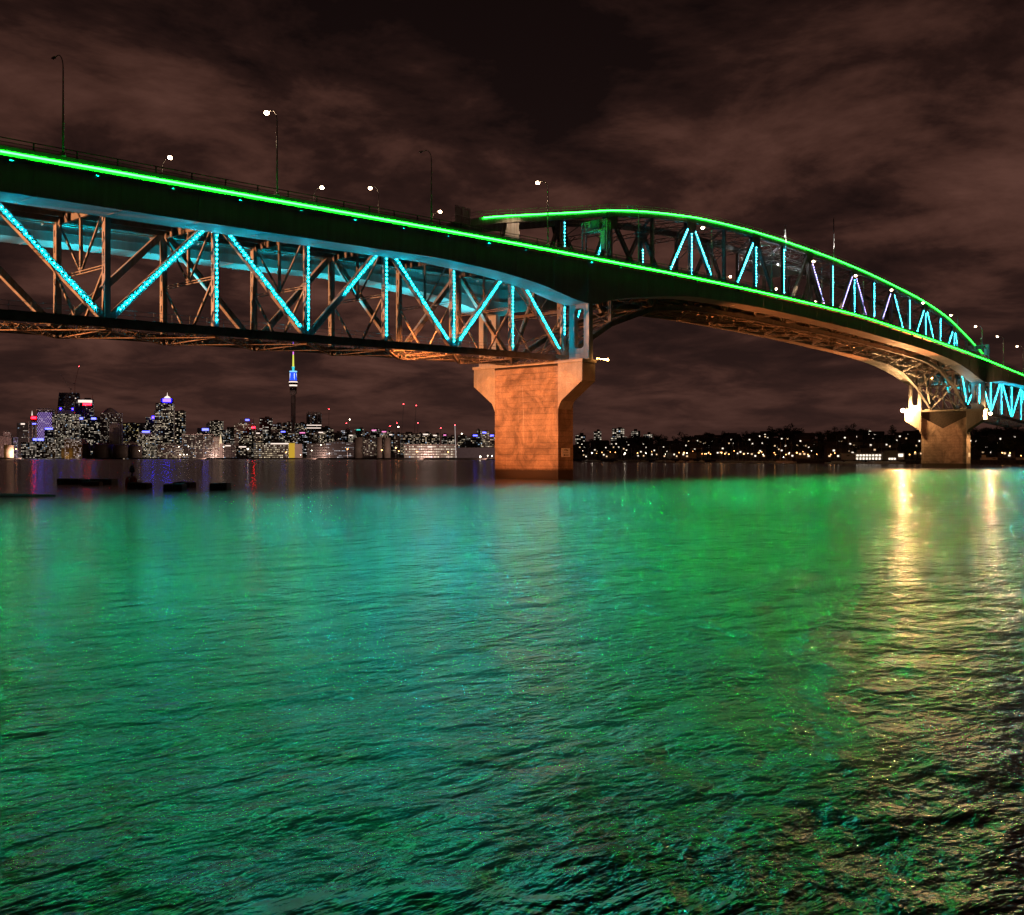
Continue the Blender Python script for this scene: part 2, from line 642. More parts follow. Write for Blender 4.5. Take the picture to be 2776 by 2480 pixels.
hm = MB()
hm.box(-0.06, 0.06, -0.3, 0.3, -2.5, -1.2)
h0 = None
X = -120
while X < 100:
    for y in (-7.0, 7.0):
        if h0 is None:
            c = h0 = hm.build('pipe_hanger', GALV, deck)
        else:
            c = h0.copy()
            COL.objects.link(c)
        c.location = (X, y, zd(X))
    X += 7.45

# --- truss nodes
NN = [round(0.9 - 14.9 * k, 2) for k in range(9)][::-1]           # north side span, -118.3 .. 0.9
NM = [0.9 + 15.42 * k for k in range(17)]                         # main span 0.9 .. 247.6
NS = [247.6 + 15.2 * k for k in range(8)]                         # south side span


def zt_side(X):
    return zd(X) - 1.5


def chord(name, pts, wid, dep, parent=BR, mat=STEELD):
    mb = MB()
    for a, b in zip(pts, pts[1:]):
        mb.beam(a, b, wid, dep)
        mb.beam((a[0], a[1], a[2] + dep / 2), (b[0], b[1], b[2] + dep / 2), wid + 0.16, 0.06)
        mb.beam((a[0], a[1], a[2] - dep / 2), (b[0], b[1], b[2] - dep / 2), wid + 0.16, 0.06)
    return mb.build(name, mat, parent)


def leds(p0, p1, t0, t1, mat, parent, y, step=0.60, r_=0.056):
    p0, p1 = Vector(p0), Vector(p1)
    L = (p1 - p0).length
    n = max(2, int(L * (t1 - t0) / step))
    mb = MB()
    for i in range(n):
        p = p0.lerp(p1, t0 + (t1 - t0) * (i + 0.5) / n)
        r = r_ * random.uniform(0.85, 1.13)
        vs = [(p.x, y - 0.05, p.z)] + [(p.x + r * math.cos(R(60 * k)), y, p.z + r * math.sin(R(60 * k))) for k in range(6)]
        mb.add(vs, [(0, 1 + k, 1 + (k + 1) % 6) for k in range(6)])
    return tag(mb.build('light_row', mat, parent), kind='stuff')


def slotted(name, X, Y, z0, z1, sx=0.62, sy=0.74, parent=BR, mat=STEEL):
    """battened box column: perforated plates face along the bridge"""
    mb = MB()
    for s in (-1, 1):
        mb.box(X - sx / 2, X + sx / 2, Y + s * sy / 2 - 0.04, Y + s * sy / 2 + 0.04, z0, z1)
        for q in (-1, 1):
            yc = Y + q * sy * 0.34
            mb.box(X + s * (sx / 2 + 0.02) - 0.025, X + s * (sx / 2 + 0.02) + 0.025, yc - 0.145, yc + 0.145, z0, z1)
        z = z0
        while z < z1 - 0.3:
            zz = min(z + 1.25, z1)
            mb.box(X + s * (sx / 2 + 0.02) - 0.02, X + s * (sx / 2 + 0.02) + 0.02, Y - 0.12, Y + 0.12, z, zz)
            z += 2.1
    return mb.build(name, mat, parent)


def member(name, p0, p1, wid=0.62, dep=0.85, parent=BR, mat=STEEL):
    """diagonal: box with proud flange plates"""
    mb = MB()
    p0, p1 = Vector(p0), Vector(p1)
    mb.beam(p0, p1, wid, dep * 0.86)
    d = (p1 - p0).normalized()
    u = Vector((0, 1, 0)).cross(d)
    for s in (-1, 1):
        mb.beam(p0 + u * s * dep * 0.45, p1 + u * s * dep * 0.45, wid + 0.12, 0.07)
    L = (p1 - p0).length
    for k in range(1, 3):
        q = p0.lerp(p1, k / 3)
        mb.beam(q - d * 0.45, q + d * 0.45, wid + 0.05, dep * 0.95)
    return mb.build(name, mat, parent)


def gusset(X, Y, Z, w_, h_, parent=BR):
    mb = MB()
    for s in (-1, 1):
        y = Y + s * 0.45
        poly = [(-w_, -h_ * 0.3), (-w_ * 0.6, -h_), (w_ * 0.6, -h_), (w_, -h_ * 0.3), (w_, h_ * 0.4), (-w_, h_ * 0.4)]
        mb.add([(X + a, y - 0.03, Z + b) for a, b in poly] + [(X + a, y + 0.03, Z + b) for a, b in poly],
               [(0, 1, 2, 3, 4, 5), (11, 10, 9, 8, 7, 6)] + [(i, (i + 1) % 6, 6 + (i + 1) % 6, 6 + i) for i in range(6)])
    return mb.build('gusset_plate', STEELD, parent)


def lattice(mb, p0, p1, dep, up, t=0.10, pitch=0.8, solid=0.0):
    p0, p1, up = Vector(p0), Vector(p1), Vector(up).normalized()
    mb.beam(p0 + up * dep / 2, p1 + up * dep / 2, 0.30, t, up)
    mb.beam(p0 - up * dep / 2, p1 - up * dep / 2, 0.30, t, up)
    L = (p1 - p0).length
    n = max(2, int(L / pitch))
    s0 = 1
    for i in range(n):
        a, b = p0.lerp(p1, i / n), p0.lerp(p1, (i + 1) / n)
        if i / n < solid or i / n > 1 - solid - 1e-6:
            mb.beam(a, b, 0.06, dep, up)
            continue
        mb.beam(a + up * dep / 2 * s0, b - up * dep / 2 * s0, 0.07, 0.09, up)
        s0 = -s0


for sg in (-1, 1):
    Y = sg * TY
    yl = Y - 0.46
    # chords
    chord('bottom_chord', [(X, Y, zbc(X)) for X in [-133.2] + NN], 0.75, 1.0)
    chord('top_chord', [(X, Y, zt_side(X)) for X in [-133.2] + NN], 0.75, 1.0)
    chord('bottom_chord', [(X, Y, botm(X)) for X in NM], 0.75, 1.0)
    chord('bottom_chord', [(X, Y, zbc(X)) for X in NS], 0.75, 1.0)
    chord('top_chord', [(X, Y, zt_side(X)) for X in NS], 0.75, 1.0)
    ax = [-29.6 + i * 3.795 for i in range(81)]
    ac = chord('arch_chord', [(X, Y, arch(X) - 0.62) for X in ax], 0.9, 1.25, mat=STEEL)
    if sg < 0:
        led_strip([(X, Y - 0.545, arch(X) - 0.12) for X in ax if X > -24 and X < 269], 0.09, 0.20, ac, core=GREEN_ARCH)
    # handrail along the arch chord
    mb = MB()
    for a, b in zip(ax, ax[1:]):
        for dz in (0.55, 1.05):
            mb.tube([(a, Y + sg * 0.42, arch(a) + dz), (b, Y + sg * 0.42, arch(b) + dz)], 0.022, 4)
        mb.tube([(a, Y + sg * 0.42, arch(a)), (a, Y + sg * 0.42, arch(a) + 1.05)], 0.022, 4)
    mb.build('arch_handrail', GALV, ac)
    # walkway rail above the side span bottom chord
    mb = MB()
    X = -120.0
    while X < 0:
        z = zbc(X) + 0.55
        for dz in (0.55, 1.1):
            mb.tube([(X, Y - 0.3, z + dz), (X + 2.5, Y - 0.3, zbc(X + 2.5) + 0.55 + dz)], 0.025, 4)
        mb.tube([(X, Y - 0.3, z), (X, Y - 0.3, z + 1.1)], 0.025, 4)
        mb.box(X, X + 2.5, Y - 0.6, Y + 0.55, z - 0.02, z + 0.05)
        X += 2.5
    mb.build('walkway_rail', RAILM, BR)

    # ---- side span north: verticals, diagonals
    for k, X in enumerate(NN):
        v = slotted('vertical', X, Y, zbc(X) + 0.5, (zt_side(X) if X < 0.5 else arch(X) - 1.2) - 0.4)
        nodek = round((0.9 - X) / 14.9)
        if sg < 0 and nodek in (0, 1, 2, 3, 4, 5):
            top = zt_side(X)
            h = top - zbc(X)
            if nodek == 0:
                leds((X, Y, 27.0), (X, Y, 32.6), 0, 1, LED_CYAN, v, yl)
                leds((X, Y, 43.6), (X, Y, 48.6), 0, 1, LED_TEAL, v, yl)
            else:
                leds((X, Y, zbc(X) + 1.15), (X, Y, top - 0.8), 0, 1, LED_CYAN, v, yl)
        if k + 1 < len(NN):
            X2 = NN[k + 1]
            low_first = (nodek % 2 == 0)
            a = (X, Y, zbc(X) + 0.2) if low_first else (X, Y, zt_side(X))
            b = (X2, Y, zt_side(X2)) if low_first else (X2, Y, zbc(X2) + 0.2)
            dg = member('diagonal', a, b)
            if sg < 0 and nodek <= 7:
                t0, t1 = 0.09, 0.93
                if nodek == 4:
                    t0 = 0.44
                if not low_first:
                    t0, t1 = 1 - t1, 1 - t0
                    if nodek == 4:
                        t0, t1 = 0.07, 0.91
                leds(a, b, t0, t1, LED_CYAN, dg, yl)
    # ---- main span
    LIL = {7: ('d',), 8: ('d',), 9: ('d',), 10: ('d',)}
    litv = {3: 'T', 5: 'T', 6: 'T', 8: 'T', 9: 'T', 10: 'T', 12: 'T', 13: 'T', 14: 'T', 15: 'T'}
    for k, X in enumerate(NM):
        top = arch(X) - 1.25
        if k > 0:
            v = slotted('vertical', X, Y, botm(X) + 0.5, top, 0.5, 0.7)
            if sg < 0 and k in litv:
                leds((X, Y, zd(X) + 1.3), (X, Y, top - (2.2 if k % 2 else 0.8)), 0, 1, LED_TEAL, v, yl, 0.72, 0.10)
            if sg > 0 and k == 3:
                leds((X, Y, zd(X) + 1.3), (X, Y, top - 4.0), 0, 1, LED_TEAL, v, yl, 0.72, 0.095)
        if k % 2 == 1:
            gusset(X, Y, arch(X) - 1.1, 2.0, 2.6)
        if k + 1 < len(NM):
            X2 = NM[k + 1]
            up_first = (k % 2 == 1)
            a = (X, Y, arch(X) - 0.9) if up_first else (X, Y, botm(X))
            b = (X2, Y, botm(X2)) if up_first else (X2, Y, arch(X2) - 0.9)
            dg = member('diagonal', a, b, 0.55, 0.8)
            if sg < 0:
                mat = {0: LED_TEAL, 2: LED_TEAL, 3: LED_TEAL, 4: LED_TEAL, 7: LED_LILAC, 8: LED_LILAC, 9: LED_LILAC, 10: LED_LILAC,
                       11: LED_TEAL, 12: LED_TEAL, 13: LED_TEAL, 14: LED_TEAL, 15: LED_TEAL}.get(k)
                if mat:
                    A, B = Vector(a), Vector(b)
                    zt = max(A.z, B.z)
                    zbm = min(A.z, B.z)
                    f0 = (zd((X + X2) / 2) + 1.0 - zbm) / (zt - zbm)
                    f1 = 1 - 2.0 / (zt - zbm)
                    if k == 0:
                        f1 = 0.88
                    t0, t1 = (1 - f1, 1 - f0) if up_first else (f0, f1)
                    leds(a, b, t0, t1, mat, dg, yl, 0.72, 0.10)
                    if k == 0:
                        leds(a, b, 0.22, 0.36, LED_CYAN, dg, yl)
                    if k == 15:
                        leds(a, b, 0.60, 0.93, LED_CYAN, dg, yl, 0.72, 0.10)
    # ---- south side span
    for k, X in enumerate(NS):
        top = zt_side(X)
        if k > 0:
            v = slotted('vertical', X, Y, zbc(X) + 0.5, top - 0.4, 0.5, 0.7)
        else:
            v = None
        if sg < 0 and v:
            leds((X, Y, zbc(X) + 0.9), (X, Y, top - 1.5), 0, 1, LED_CYAN, v, yl, 0.72, 0.10)
        if k + 1 < len(NS):
            X2 = NS[k + 1]
            lo = (k % 2 == 0)
            a = (X, Y, zbc(X) + 0.2) if lo else (X, Y, top)
            b = (X2, Y, zt_side(X2)) if lo else (X2, Y, zbc(X2) + 0.2)
            dg = member('diagonal', a, b, 0.55, 0.8)
            if sg < 0:
                leds(a, b, 0.08, 0.92, LED_CYAN, dg, yl, 0.72, 0.10)
    # tapered bracket that carries the low end of the arch chord
    mb = MB()
    X = -14.0
    z0, z1 = zd(X) - 0.2, arch(X) - 1.1
    poly = [(-2.9, z0), (2.9, z0), (1.55, z1 - 0.6), (1.9, z1), (-1.9, z1), (-1.55, z1 - 0.6)]
    mb.loft([[(X + a, Y - 0.4, z) for a, z in poly], [(X + a, Y + 0.4, z) for a, z in poly]])
    mb.build('chord_bracket', STEEL, BR)

# --- sway frames and floor beams at the side-span nodes
for X in NN + NS[1:]:
    zs = 29.8 + 0.0455 * (X + 30) if X < 1 else zbc(X) + 6.9
    zt, zl = zt_side(X), zbc(X)
    if X > 0.5 and X < 2:
        zt = zd(X) - 1.5
    mb = MB()
    for dz in (-0.17, 0.17):
        mb.beam((X, -TY, zs + dz), (X, TY, zs + dz), 0.26, 0.10)
    mb.beam((X, -TY + 0.4, zt - 0.6), (X, 0, zs), 0.20, 0.24, (1, 0, 0))
    mb.beam((X, TY - 0.4, zt - 0.6), (X, 0, zs), 0.20, 0.24, (1, 0, 0))
    mb.beam((X, 0, zs), (X, 0, zt), 0.34, 0.34, (1, 0, 0))
    mb.beam((X, -TY + 0.2, zs), (X, -0.3, zl), 0.26, 0.30, (1, 0, 0))
    mb.beam((X, TY - 0.2, zs), (X, 0.3, zl), 0.26, 0.30, (1, 0, 0))
    sf = mb.build('sway_frame', STEEL, BR)
    mb = MB()
    mb.beam((X, -7.3, zd(X) - 1.7), (X, 7.3, zd(X) - 1.7), 0.35, 1.5)
    mb.build('floor_beam', STEELD, BR)
for X in NM[1:]:
    mb = MB()
    mb.beam((X, -7.3, zd(X) - 1.6), (X, 7.3, zd(X) - 1.6), 0.35, 1.3)
    mb.build('floor_beam', STEELD, BR)

# --- lateral bracing of the side spans: laced struts in the plane of the bottom chords
for i in range(len(NN) - 1):
    a, b = NN[i], NN[i + 1]
    m_ = (a + b) / 2
    mb = MB()
    for s in (-1, 1):
        lattice(mb, (a, s * -TY, zbc(a) - 0.45), (b, s * TY, zbc(b) - 0.45), 0.75, (0, 0, 1), solid=0.07)
    mb.build('lateral_brace', STEEL, BR)
    mb = MB()
    lattice(mb, (a, -TY, zbc(a) - 0.45), (a, TY, zbc(a) - 0.45), 0.75, (0, 0, 1), solid=0.1)
    mb.build('lateral_strut', STEEL, BR)
for i in range(len(NS) - 1):
    a, b = NS[i], NS[i + 1]
    mb = MB()
    for s in (-1, 1):
        lattice(mb, (a, s * -TY, zbc(a) - 0.3), (b, s * TY, zbc(b) - 0.3), 0.6, (0, 0, 1), pitch=1.2)
    mb.build('lateral_brace', STEEL, BR)
# main span: laterals under the floor and laced sway struts overhead
for i in range(len(NM) - 1):
    a, b = NM[i], NM[i + 1]
    mb = MB()
    for s in (-1, 1):
        lattice(mb, (a, s * -TY, botm(a) - 0.3), (b, s * TY, botm(b) - 0.3), 0.5, (0, 0, 1), pitch=1.2)
    mb.build('lateral_brace', STEEL, BR)
    if i >= 1:
        mb = MB()
        lattice(mb, (a, -TY, arch(a) - 1.0), (a, TY, arch(a) - 1.0), 1.0, (0, 0, 1), pitch=1.1)
        if arch(a) - zd(a) > 9.5:
            z = arch(a) - 4.2
            lattice(mb, (a, -TY, z), (a, TY, z), 0.8, (0, 0, 1), pitch=1.1)
            for s in (-1, 1):
                mb.beam((a, s * TY, z), (a, 0, arch(a) - 1.4), 0.14, 0.16, (1, 0, 0))
                mb.beam((a, s * TY, z - 3.0), (a, s * 2.5, z), 0.14, 0.16, (1, 0, 0))
        mb.build('portal_strut', STEEL, BR)
        mb = MB()
        for s in (-1, 1):
            lattice(mb, (a, s * -TY, arch(a) - 0.8), (b, s * TY, arch(b) - 0.8), 0.5, (0, 0, 1), pitch=1.3)
        mb.build('overhead_brace', STEEL, BR)
mb = MB()
for i in range(len(NM) - 1):
    a, b = NM[i], NM[i + 1]
    for y in (-3.2, 0, 3.2):
        mb.beam((a, y, botm(a) - 0.1), (b, y, botm(b) - 0.1), 0.12, 0.2)
mb.build('inspection_rail', STEELD, BR)

# --- haunch bracing of the main truss just inside each pier
for (xa, xb) in ((0.9, 16.3), (247.6, 232.2), (16.3, 31.8), (232.2, 216.8)):
    mb = MB()
    za, zb2 = botm(xa), botm(xb)
    for s in (-1, 1):
        mb.beam((xa, s * TY, za + 3), (xb, -s * TY, zb2 + 2), 0.25, 0.3)
        mb.beam((xb, s * TY, zb2), (xb, -s * TY, zd(xb) - 2), 0.25, 0.3, (1, 0, 0))
    mb.beam((xb, -TY, zb2), (xb, TY, zb2), 0.4, 0.5)
    mb.beam((xa, -TY, (za + zd(xa)) / 2), (xa, TY, (za + zd(xa)) / 2), 0.4, 0.5)
    mb.build('haunch_brace', STEEL, BR)

# --- piers
def portal_frame(X, sg):
    """steel frame with a rounded window that carries a box girder on the pier cap"""
    zt, z0 = zb(X) + 0.05, 22.15
    yo, yi = sg * 13.75, sg * 9.15
    mb = MB()
    n = 5
    hole = []
    r = 0.7
    ya, yb, za, zc = 10.35, 12.55, 24.15, zt - 0.75
    for cy, cz, a0 in ((yb - r, za + r, -90), (yb - r, zc - r, 0), (ya + r, zc - r, 90), (ya + r, za + r, 180)):
        for k in range(n):
            an = R(a0 + 90 * k / (n - 1))
            hole.append((cy + r * math.cos(an), cz + r * math.sin(an)))
    m = len(hole)
    outer = []
    for (y, z) in hole:
        dy, dz = y - (ya + yb) / 2, z - (za + zc) / 2
        q = min((13.75 - 11.45) / max(abs(dy), 1e-6), ((zt - z0) / 2) / max(abs(z - (zt + z0) / 2), 1e-6))
        outer.append((y, z))
    # quad border: split into four slabs round the hole plus the four fillets
    for x0, x1 in ((X - 0.6, X + 0.6),):
        mb.box(x0, x1, min(sg * 9.15, sg * ya), max(sg * 9.15, sg * ya), z0, zt)
        mb.box(x0, x1, min(sg * yb, sg * 13.75), max(sg * yb, sg * 13.75), z0, zt)
        mb.box(x0 + .005, x1 - .005, min(sg * ya, sg * yb), max(sg * ya, sg * yb), z0, za)
        mb.box(x0 + .005, x1 - .005, min(sg * ya, sg * yb), max(sg * ya, sg * yb), zc, zt)
        for cy, cz, a0 in ((yb, za, -90), (yb, zc, 0), (ya, zc, 90), (ya, za, 180)):
            ox = cy - r * (1 if cy == yb else -1)
            oz = cz - r * (1 if cz == zc else -1)
            arc = [(ox + r * math.cos(R(a0 + 90 * k / 4)), oz + r * math.sin(R(a0 + 90 * k / 4))) for k in range(5)]
            poly = [(sg * y, z) for y, z in [(cy, cz)] + arc]
            mb.loft([[(x0 + .01, y, z) for y, z in poly], [(x1 - .01, y, z) for y, z in poly]])
    o = mb.build('portal_frame', GIRD, BR)
    return o


def pier(X, hs, hc, xa, xb, recess):
    p = empty('pier', (X, 0, 0))
    p.parent = BR
    # stem in cast lifts with recessed joints
    mb = MB()
    mb.box(xa + 0.2, xb - 0.2, -hs + 0.2, hs - 0.2, -4, 21.3)
    core = mb.build('pier_core', JOINT, p)
    lm = None
    z = -0.9
    k = 0
    while z < 21.0:
        h = 1.1
        if z + h > 21.4:
            h = 21.4 - z
        if recess and z > 13:
            break
        fl = 0.0
        if lm is None:
            m2 = MB()
            m2.box(xa, xb, -hs, hs, 0.0, 1.055)
            lm = m2.build('concrete_lift', CONC, p)
            lo = lm
        else:
            lo = lm.copy()
            COL.objects.link(lo)
        lo.location = (random.uniform(-.02, .02), random.uniform(-.02, .02), z)
        z += 1.1
        k += 1
    if recess:
        # cross head with a V-shaped hollow in the face
        m2 = MB()
        m2.prism_x([(-hs, 13.2), (hs, 13.2), (hs, 20.0), (-hs, 20.0)], xa + 1.5, xb)
        m2.prism_x([(-hs, 13.2), (hs, 13.2), (hs, 19.4), (0.3, 15.0), (-hs + 1.0, 18.8), (-hs, 19.2)], xa, xa + 1.5)
        m2.prism_x([(-hs, 20.0), (hs, 20.0), (hs, 21.4), (-hs, 21.4)], xa + 0.25, xb)
        m2.build('cross_head', CONC, p)
    for s in (-1, 1):
        m2 = MB()
        poly = [(s * (hs - 0.02), 12.95), (s * (hs + 0.7), 14.5), (s * hc, 18.1), (s * hc, 21.45), (s * (hs - 0.02), 21.45)]
        m2.prism_x(poly, xa - 0.05 - (0.45 if recess else 0), xb - 0.6)
        m2.build('cap_bracket', CONC2, p)
    m2 = MB()
    m2.box(xa - 0.25, xb - 0.4, -hc - 0.2, hc + 0.2, 21.47, 22.05)
    m2.build('coping', CONC2, p)
    m2 = MB()
    for s in (-1, 1):
        m2.box(-1.0, 1.0, s * TY - 0.9, s * TY + 0.9, 22.05, 22.5)
        m2.box(-0.9, 0.9, s * 11.45 - 2.2, s * 11.45 + 2.2, 22.05, 22.2)
    m2.build('bearing_plinth', CONC2, p)
    # access rail on the cap
    m2 = MB()
    for yy in [-hc + 0.2 + i * (2 * hc - 0.4) / 14 for i in range(15)]:
        m2.tube([(xa - 0.1, yy, 22.05), (xa - 0.1, yy, 23.0)], 0.02, 4)
    for dz in (22.55, 23.0):
        m2.tube([(xa - 0.1, -hc + 0.2, dz), (xa - 0.1, hc - 0.2, dz)], 0.018, 4)
    m2.build('access_rail', RAILM, p)
    return p


P1 = pier(0.0, 7.9, 13.5, -2.3, 2.25, False)
P2 = pier(244.5, 8.2, 14.2, -2.3, 2.4, True)
for X in (0.0, 245.2):
    for sg in (-1, 1):
        portal_frame(X, sg)

# --- cyan floodlights on the bottom chords: wash the soffits and the far girder's web
fm = MB()
fm.box(-0.3, 0.3, -0.18, 0.18, 0, 0.35)
fl0 = None
for X in NN[1:-1] + NS[1:6]:
    o = fm.build('flood_housing', BLACK, BR) if fl0 is None else fl0.copy()
    if fl0 is None:
        fl0 = o
    else:
        COL.objects.link(o)
    o.location = (X + 4.0, TY + 1.4, zbc(X) + 0.62)
CY = (0.0, 0.72, 0.85)
for X in NN + NS[1:6]:
    spot('cyan_flood', (X + 4.0, 8.0, zbc(X) + 1.2), (X + 4.0, 10.2, zb(X) + 1.0), 20000, CY, 75, 1.0, 0.3, BR)
    spot('cyan_flood', (X + 4.0, -9.6, zbc(X) + 1.2), (X + 4.0, -11.4, zb(X)), 300, CY, 70, 1.0, 0.3, BR)

# --- spots and boxes added under the near fascia to tint the water
wm = MB()
wm.box(-0.35, 0.35, -0.16, 0.16, -0.3, 0)
w0 = None
X = -112.0
k = 0
while X < 238:
    if w0 is None:
        o = w0 = wm.build('wash_light_housing', BLACK, BR)
    else:
        o = w0.copy()
        COL.objects.link(o)
    o.location = (X, -14.25, zd(X) - 0.36)
    if X < -62:
        wc, wp = (0.0, 0.92, 0.38), 10000
    elif X < 6:
        wc, wp = (0.0, 0.76, 0.80), 15000
    elif X < 32:
        wc, wp = (0.0, 1.0, 0.16), 9000
    else:
        wc, wp = (0.0, 1.0, 0.20), 21000
    spot('wash_light', (X, -14.25, zd(X) - 0.75), (X - 10, -75, 0), wp * 1.7 * (1.0 + 0.3 * math.sin(k * 2.3)), wc, 124, 1.0, 0.14, BR)
    X += 9.3
    k += 1

# ------------------------------------------------------------------ sodium floodlighting
SOD = (1.0, 0.25, 0.06)
SOD2 = (1.0, 0.36, 0.14)


def floodlight(name, label, loc, rad, mat, stem_to, group=None):
    """wall-bracket floodlight: arm, drum housing, lens"""
    r = empty(name, loc)
    tag(r, label, 'floodlight', group)
    mb = MB()
    mb.tube([(0, 0, 0), tuple(Vector(stem_to) - Vector(loc))], 0.06, 6)
    mb.build('bracket', GALV, r)
    mb = MB()
    mb.lathe([(rad * 0.5, rad * 1.5), (rad * 1.15, rad * 1.35), (rad * 1.2, rad * 0.75), (rad * 1.15, rad * 0.7)], 12)
    mb.build('housing', BLACK, r)
    mb = MB()
    mb.ball((0, 0, 0), rad, 12)
    mb.build('lens', mat, r, True)
    return r


# on the far pier (both ends of its cap), and on the main-span side of the near pier
floodlight('floodlight', 'blazing orange floodlight on the seaward end of the far pier cap', (240.6, 14.6, 22.2), 0.62, SODIUM, (242.3, 13.9, 21.8))
floodlight('floodlight', 'orange floodlight hung off the landward end of the far pier cap', (243.2, -16.2, 20.2), 0.42, SODIUM_R, (243.4, -14.2, 21.2))
floodlight('floodlight', 'orange lamp inside the truss above the far pier', (233.5, 1.5, 33.6), 0.30, SODIUM_S, (233.5, 1.5, 36.0))
floodlight('floodlight', 'orange lamp inside the truss beyond the far pier', (287.0, -2.5, 29.5), 0.28, SODIUM_S, (287.0, -2.5, 33.0))
r = empty('light_bar', (3.4, -14.3, 22.05))
tag(r, 'short bar of small warm lamps on the back corner of the near pier cap', 'light')
mb = MB()
mb.beam((-2.6, 0, 0), (1.6, 0, 0), 0.08, 0.12)
mb.beam((-1.6, 0, 0), (-1.6, 0.9, -0.3), 0.08, 0.08)
mb.build('bar', GALV, r)
for i, q in enumerate((0.10, 0.08, 0.11, 0.09, 0.13, 0.16, 0.22)):
    mb = MB()
    mb.ball((-2.2 + i * 0.55, 0, 0.18 + 0.05 * (i % 2)), q, 8)
    mb.build('lamp', SODIUM_S, r, True)

# aimed floods (north shore masts light the side span and the near pier; pier floods wash the main-span soffit)
def mast_light(name, label, loc, target, watts, col, size, rad=0.5):
    r = empty(name, (loc[0], loc[1], 0))
    tag(r, label, 'floodlight', 'floodlight masts on the near shore')
    mb = MB()
    mb.tube([(0, 0, -1), (0, 0, loc[2] - 0.6)], [0.22, 0.12], 8)
    mb.build('pole', GALV, r)
    mb = MB()
    mb.box(-0.5, 0.5, -0.7, 0.7, loc[2] - 0.6, loc[2] + 0.1)
    mb.build('housing', BLACK, r)
    s_ = spot('floodlight_beam', (0.9, 0, loc[2]), Vector(target) - Vector((loc[0], loc[1], 0)), watts, col, size, 0.6, rad, r)


mast_light('floodlight_mast', 'tall sodium floodlight mast on the shore under the bridge', (-262, 24, 13.5), (-60, 0, 26.0), 4.2e6, SOD2, 14, 0.6)
mast_light('floodlight_mast', 'sodium floodlight mast on the near shore aimed at the near pier', (-172, -78, 8.0), (0, -2.5, 9.5), 0.95e6, SOD, 10.5, 0.5)
spot('truss_flood', (-152, 0.0, 16.3), (-2.3, 0, 14), 4.5e5, SOD, 13, 0.5, 0.25, BR)
spot('truss_flood', (-40, 0.0, 24.6), (-2.3, 0, 16.5), 4.0e4, SOD, 75, 0.6, 0.15, BR)
for y in (-12.6, 12.6):
    spot('pier_flood', (2.6, y, 22.4), (110, y * 0.93, 42.5), 5.5e5, SOD, 16, 0.9, 0.4, BR)
    spot('pier_flood', (240.5, y, 22.6), (140, y * 0.93, 43.0), 7.0e5, SOD, 17, 0.9, 0.4, BR)

# ------------------------------------------------------------------ street lamps
ORD = ['first', 'second', 'third', 'fourth', 'fifth', 'sixth', 'seventh', 'eighth', 'ninth', 'tenth', 'eleventh', 'twelfth', 'thirteenth', 'fourteenth', 'fifteenth', 'sixteenth',
       'seventeenth', 'eighteenth', 'nineteenth', 'twentieth', 'twenty-first', 'twenty-second', 'twenty-third', 'twenty-fourth', 'twenty-fifth', 'twenty-sixth', 'twenty-seventh',
       'twenty-eighth', 'twenty-ninth', 'thirtieth', 'thirty-first', 'thirty-second', 'thirty-third', 'thirty-fourth', 'thirty-fifth', 'thirty-sixth', 'thirty-seventh',
       'thirty-eighth', 'thirty-ninth', 'fortieth', 'forty-first', 'forty-second', 'forty-third', 'forty-fourth', 'forty-fifth', 'forty-sixth', 'forty-seventh', 'forty-eighth',
       'forty-ninth', 'fiftieth']


def lamp_mesh(H, lit):
    pts = [(0, 0, 0), (0, 0, H * 0.45), (0, 0, H * 0.85)]
    n = 6
    for k in range(1, n + 1):
        a = R(90 * k / n)
        pts.append((0, 1.3 * (1 - math.cos(a)), H * 0.85 + (H * 0.15 + 0.05) * math.sin(a)))
    pts.append((0, 1.9, H + 0.02))
    rs = [0.14, 0.11, 0.075] + [0.06] * 7
    m1 = MB()
    m1.tube(pts, rs, 8)
    m1.box(-0.22, 0.22, -0.2, 0.2, -0.02, 0.35)
    m2 = MB()
    m2.loft([[(x * k1, 1.85 + d, H + 0.06 + z * k1) for x, z in ((-0.17, -0.06), (0.17, -0.06), (0.12, 0.09), (-0.12, 0.09))] for d, k1 in ((0, 0.55), (0.25, 1.0), (0.7, 1.0), (0.85, 0.6))])
    m3 = MB()
    m3.ball((0, 2.3, H - 0.02), 0.34 if lit else 0.16, 10, 0, 0.8)
    return m1, m2, m3


def street_lamp(X, Y, H, lit, label, group, sgn=1):
    key = (H, lit)
    z = zd(X) + 0.76
    r = empty('street_lamp', (X, Y, z), 0 if sgn > 0 else math.pi)
    tag(r, label, 'street lamp', group)
    if key not in street_lamp.cache:
        ms = lamp_mesh(H, lit)
        street_lamp.cache[key] = [m.build(nm, mt, r, True) for m, nm, mt in zip(ms, ('pole', 'lamp_head', 'lens'), (GALV, GALV, LAMP_WARM if lit else LAMP_OFF))]
    else:
        for o in street_lamp.cache[key]:
            c = o.copy()
            c.parent = r
            COL.objects.link(c)
    if lit:
        spot('lamp_beam', (0, 2.3, H - 0.35), (0, 2.6, 0), 7000, (1.0, 0.66, 0.42), 96, 0.35, 0.2, r)
    return r


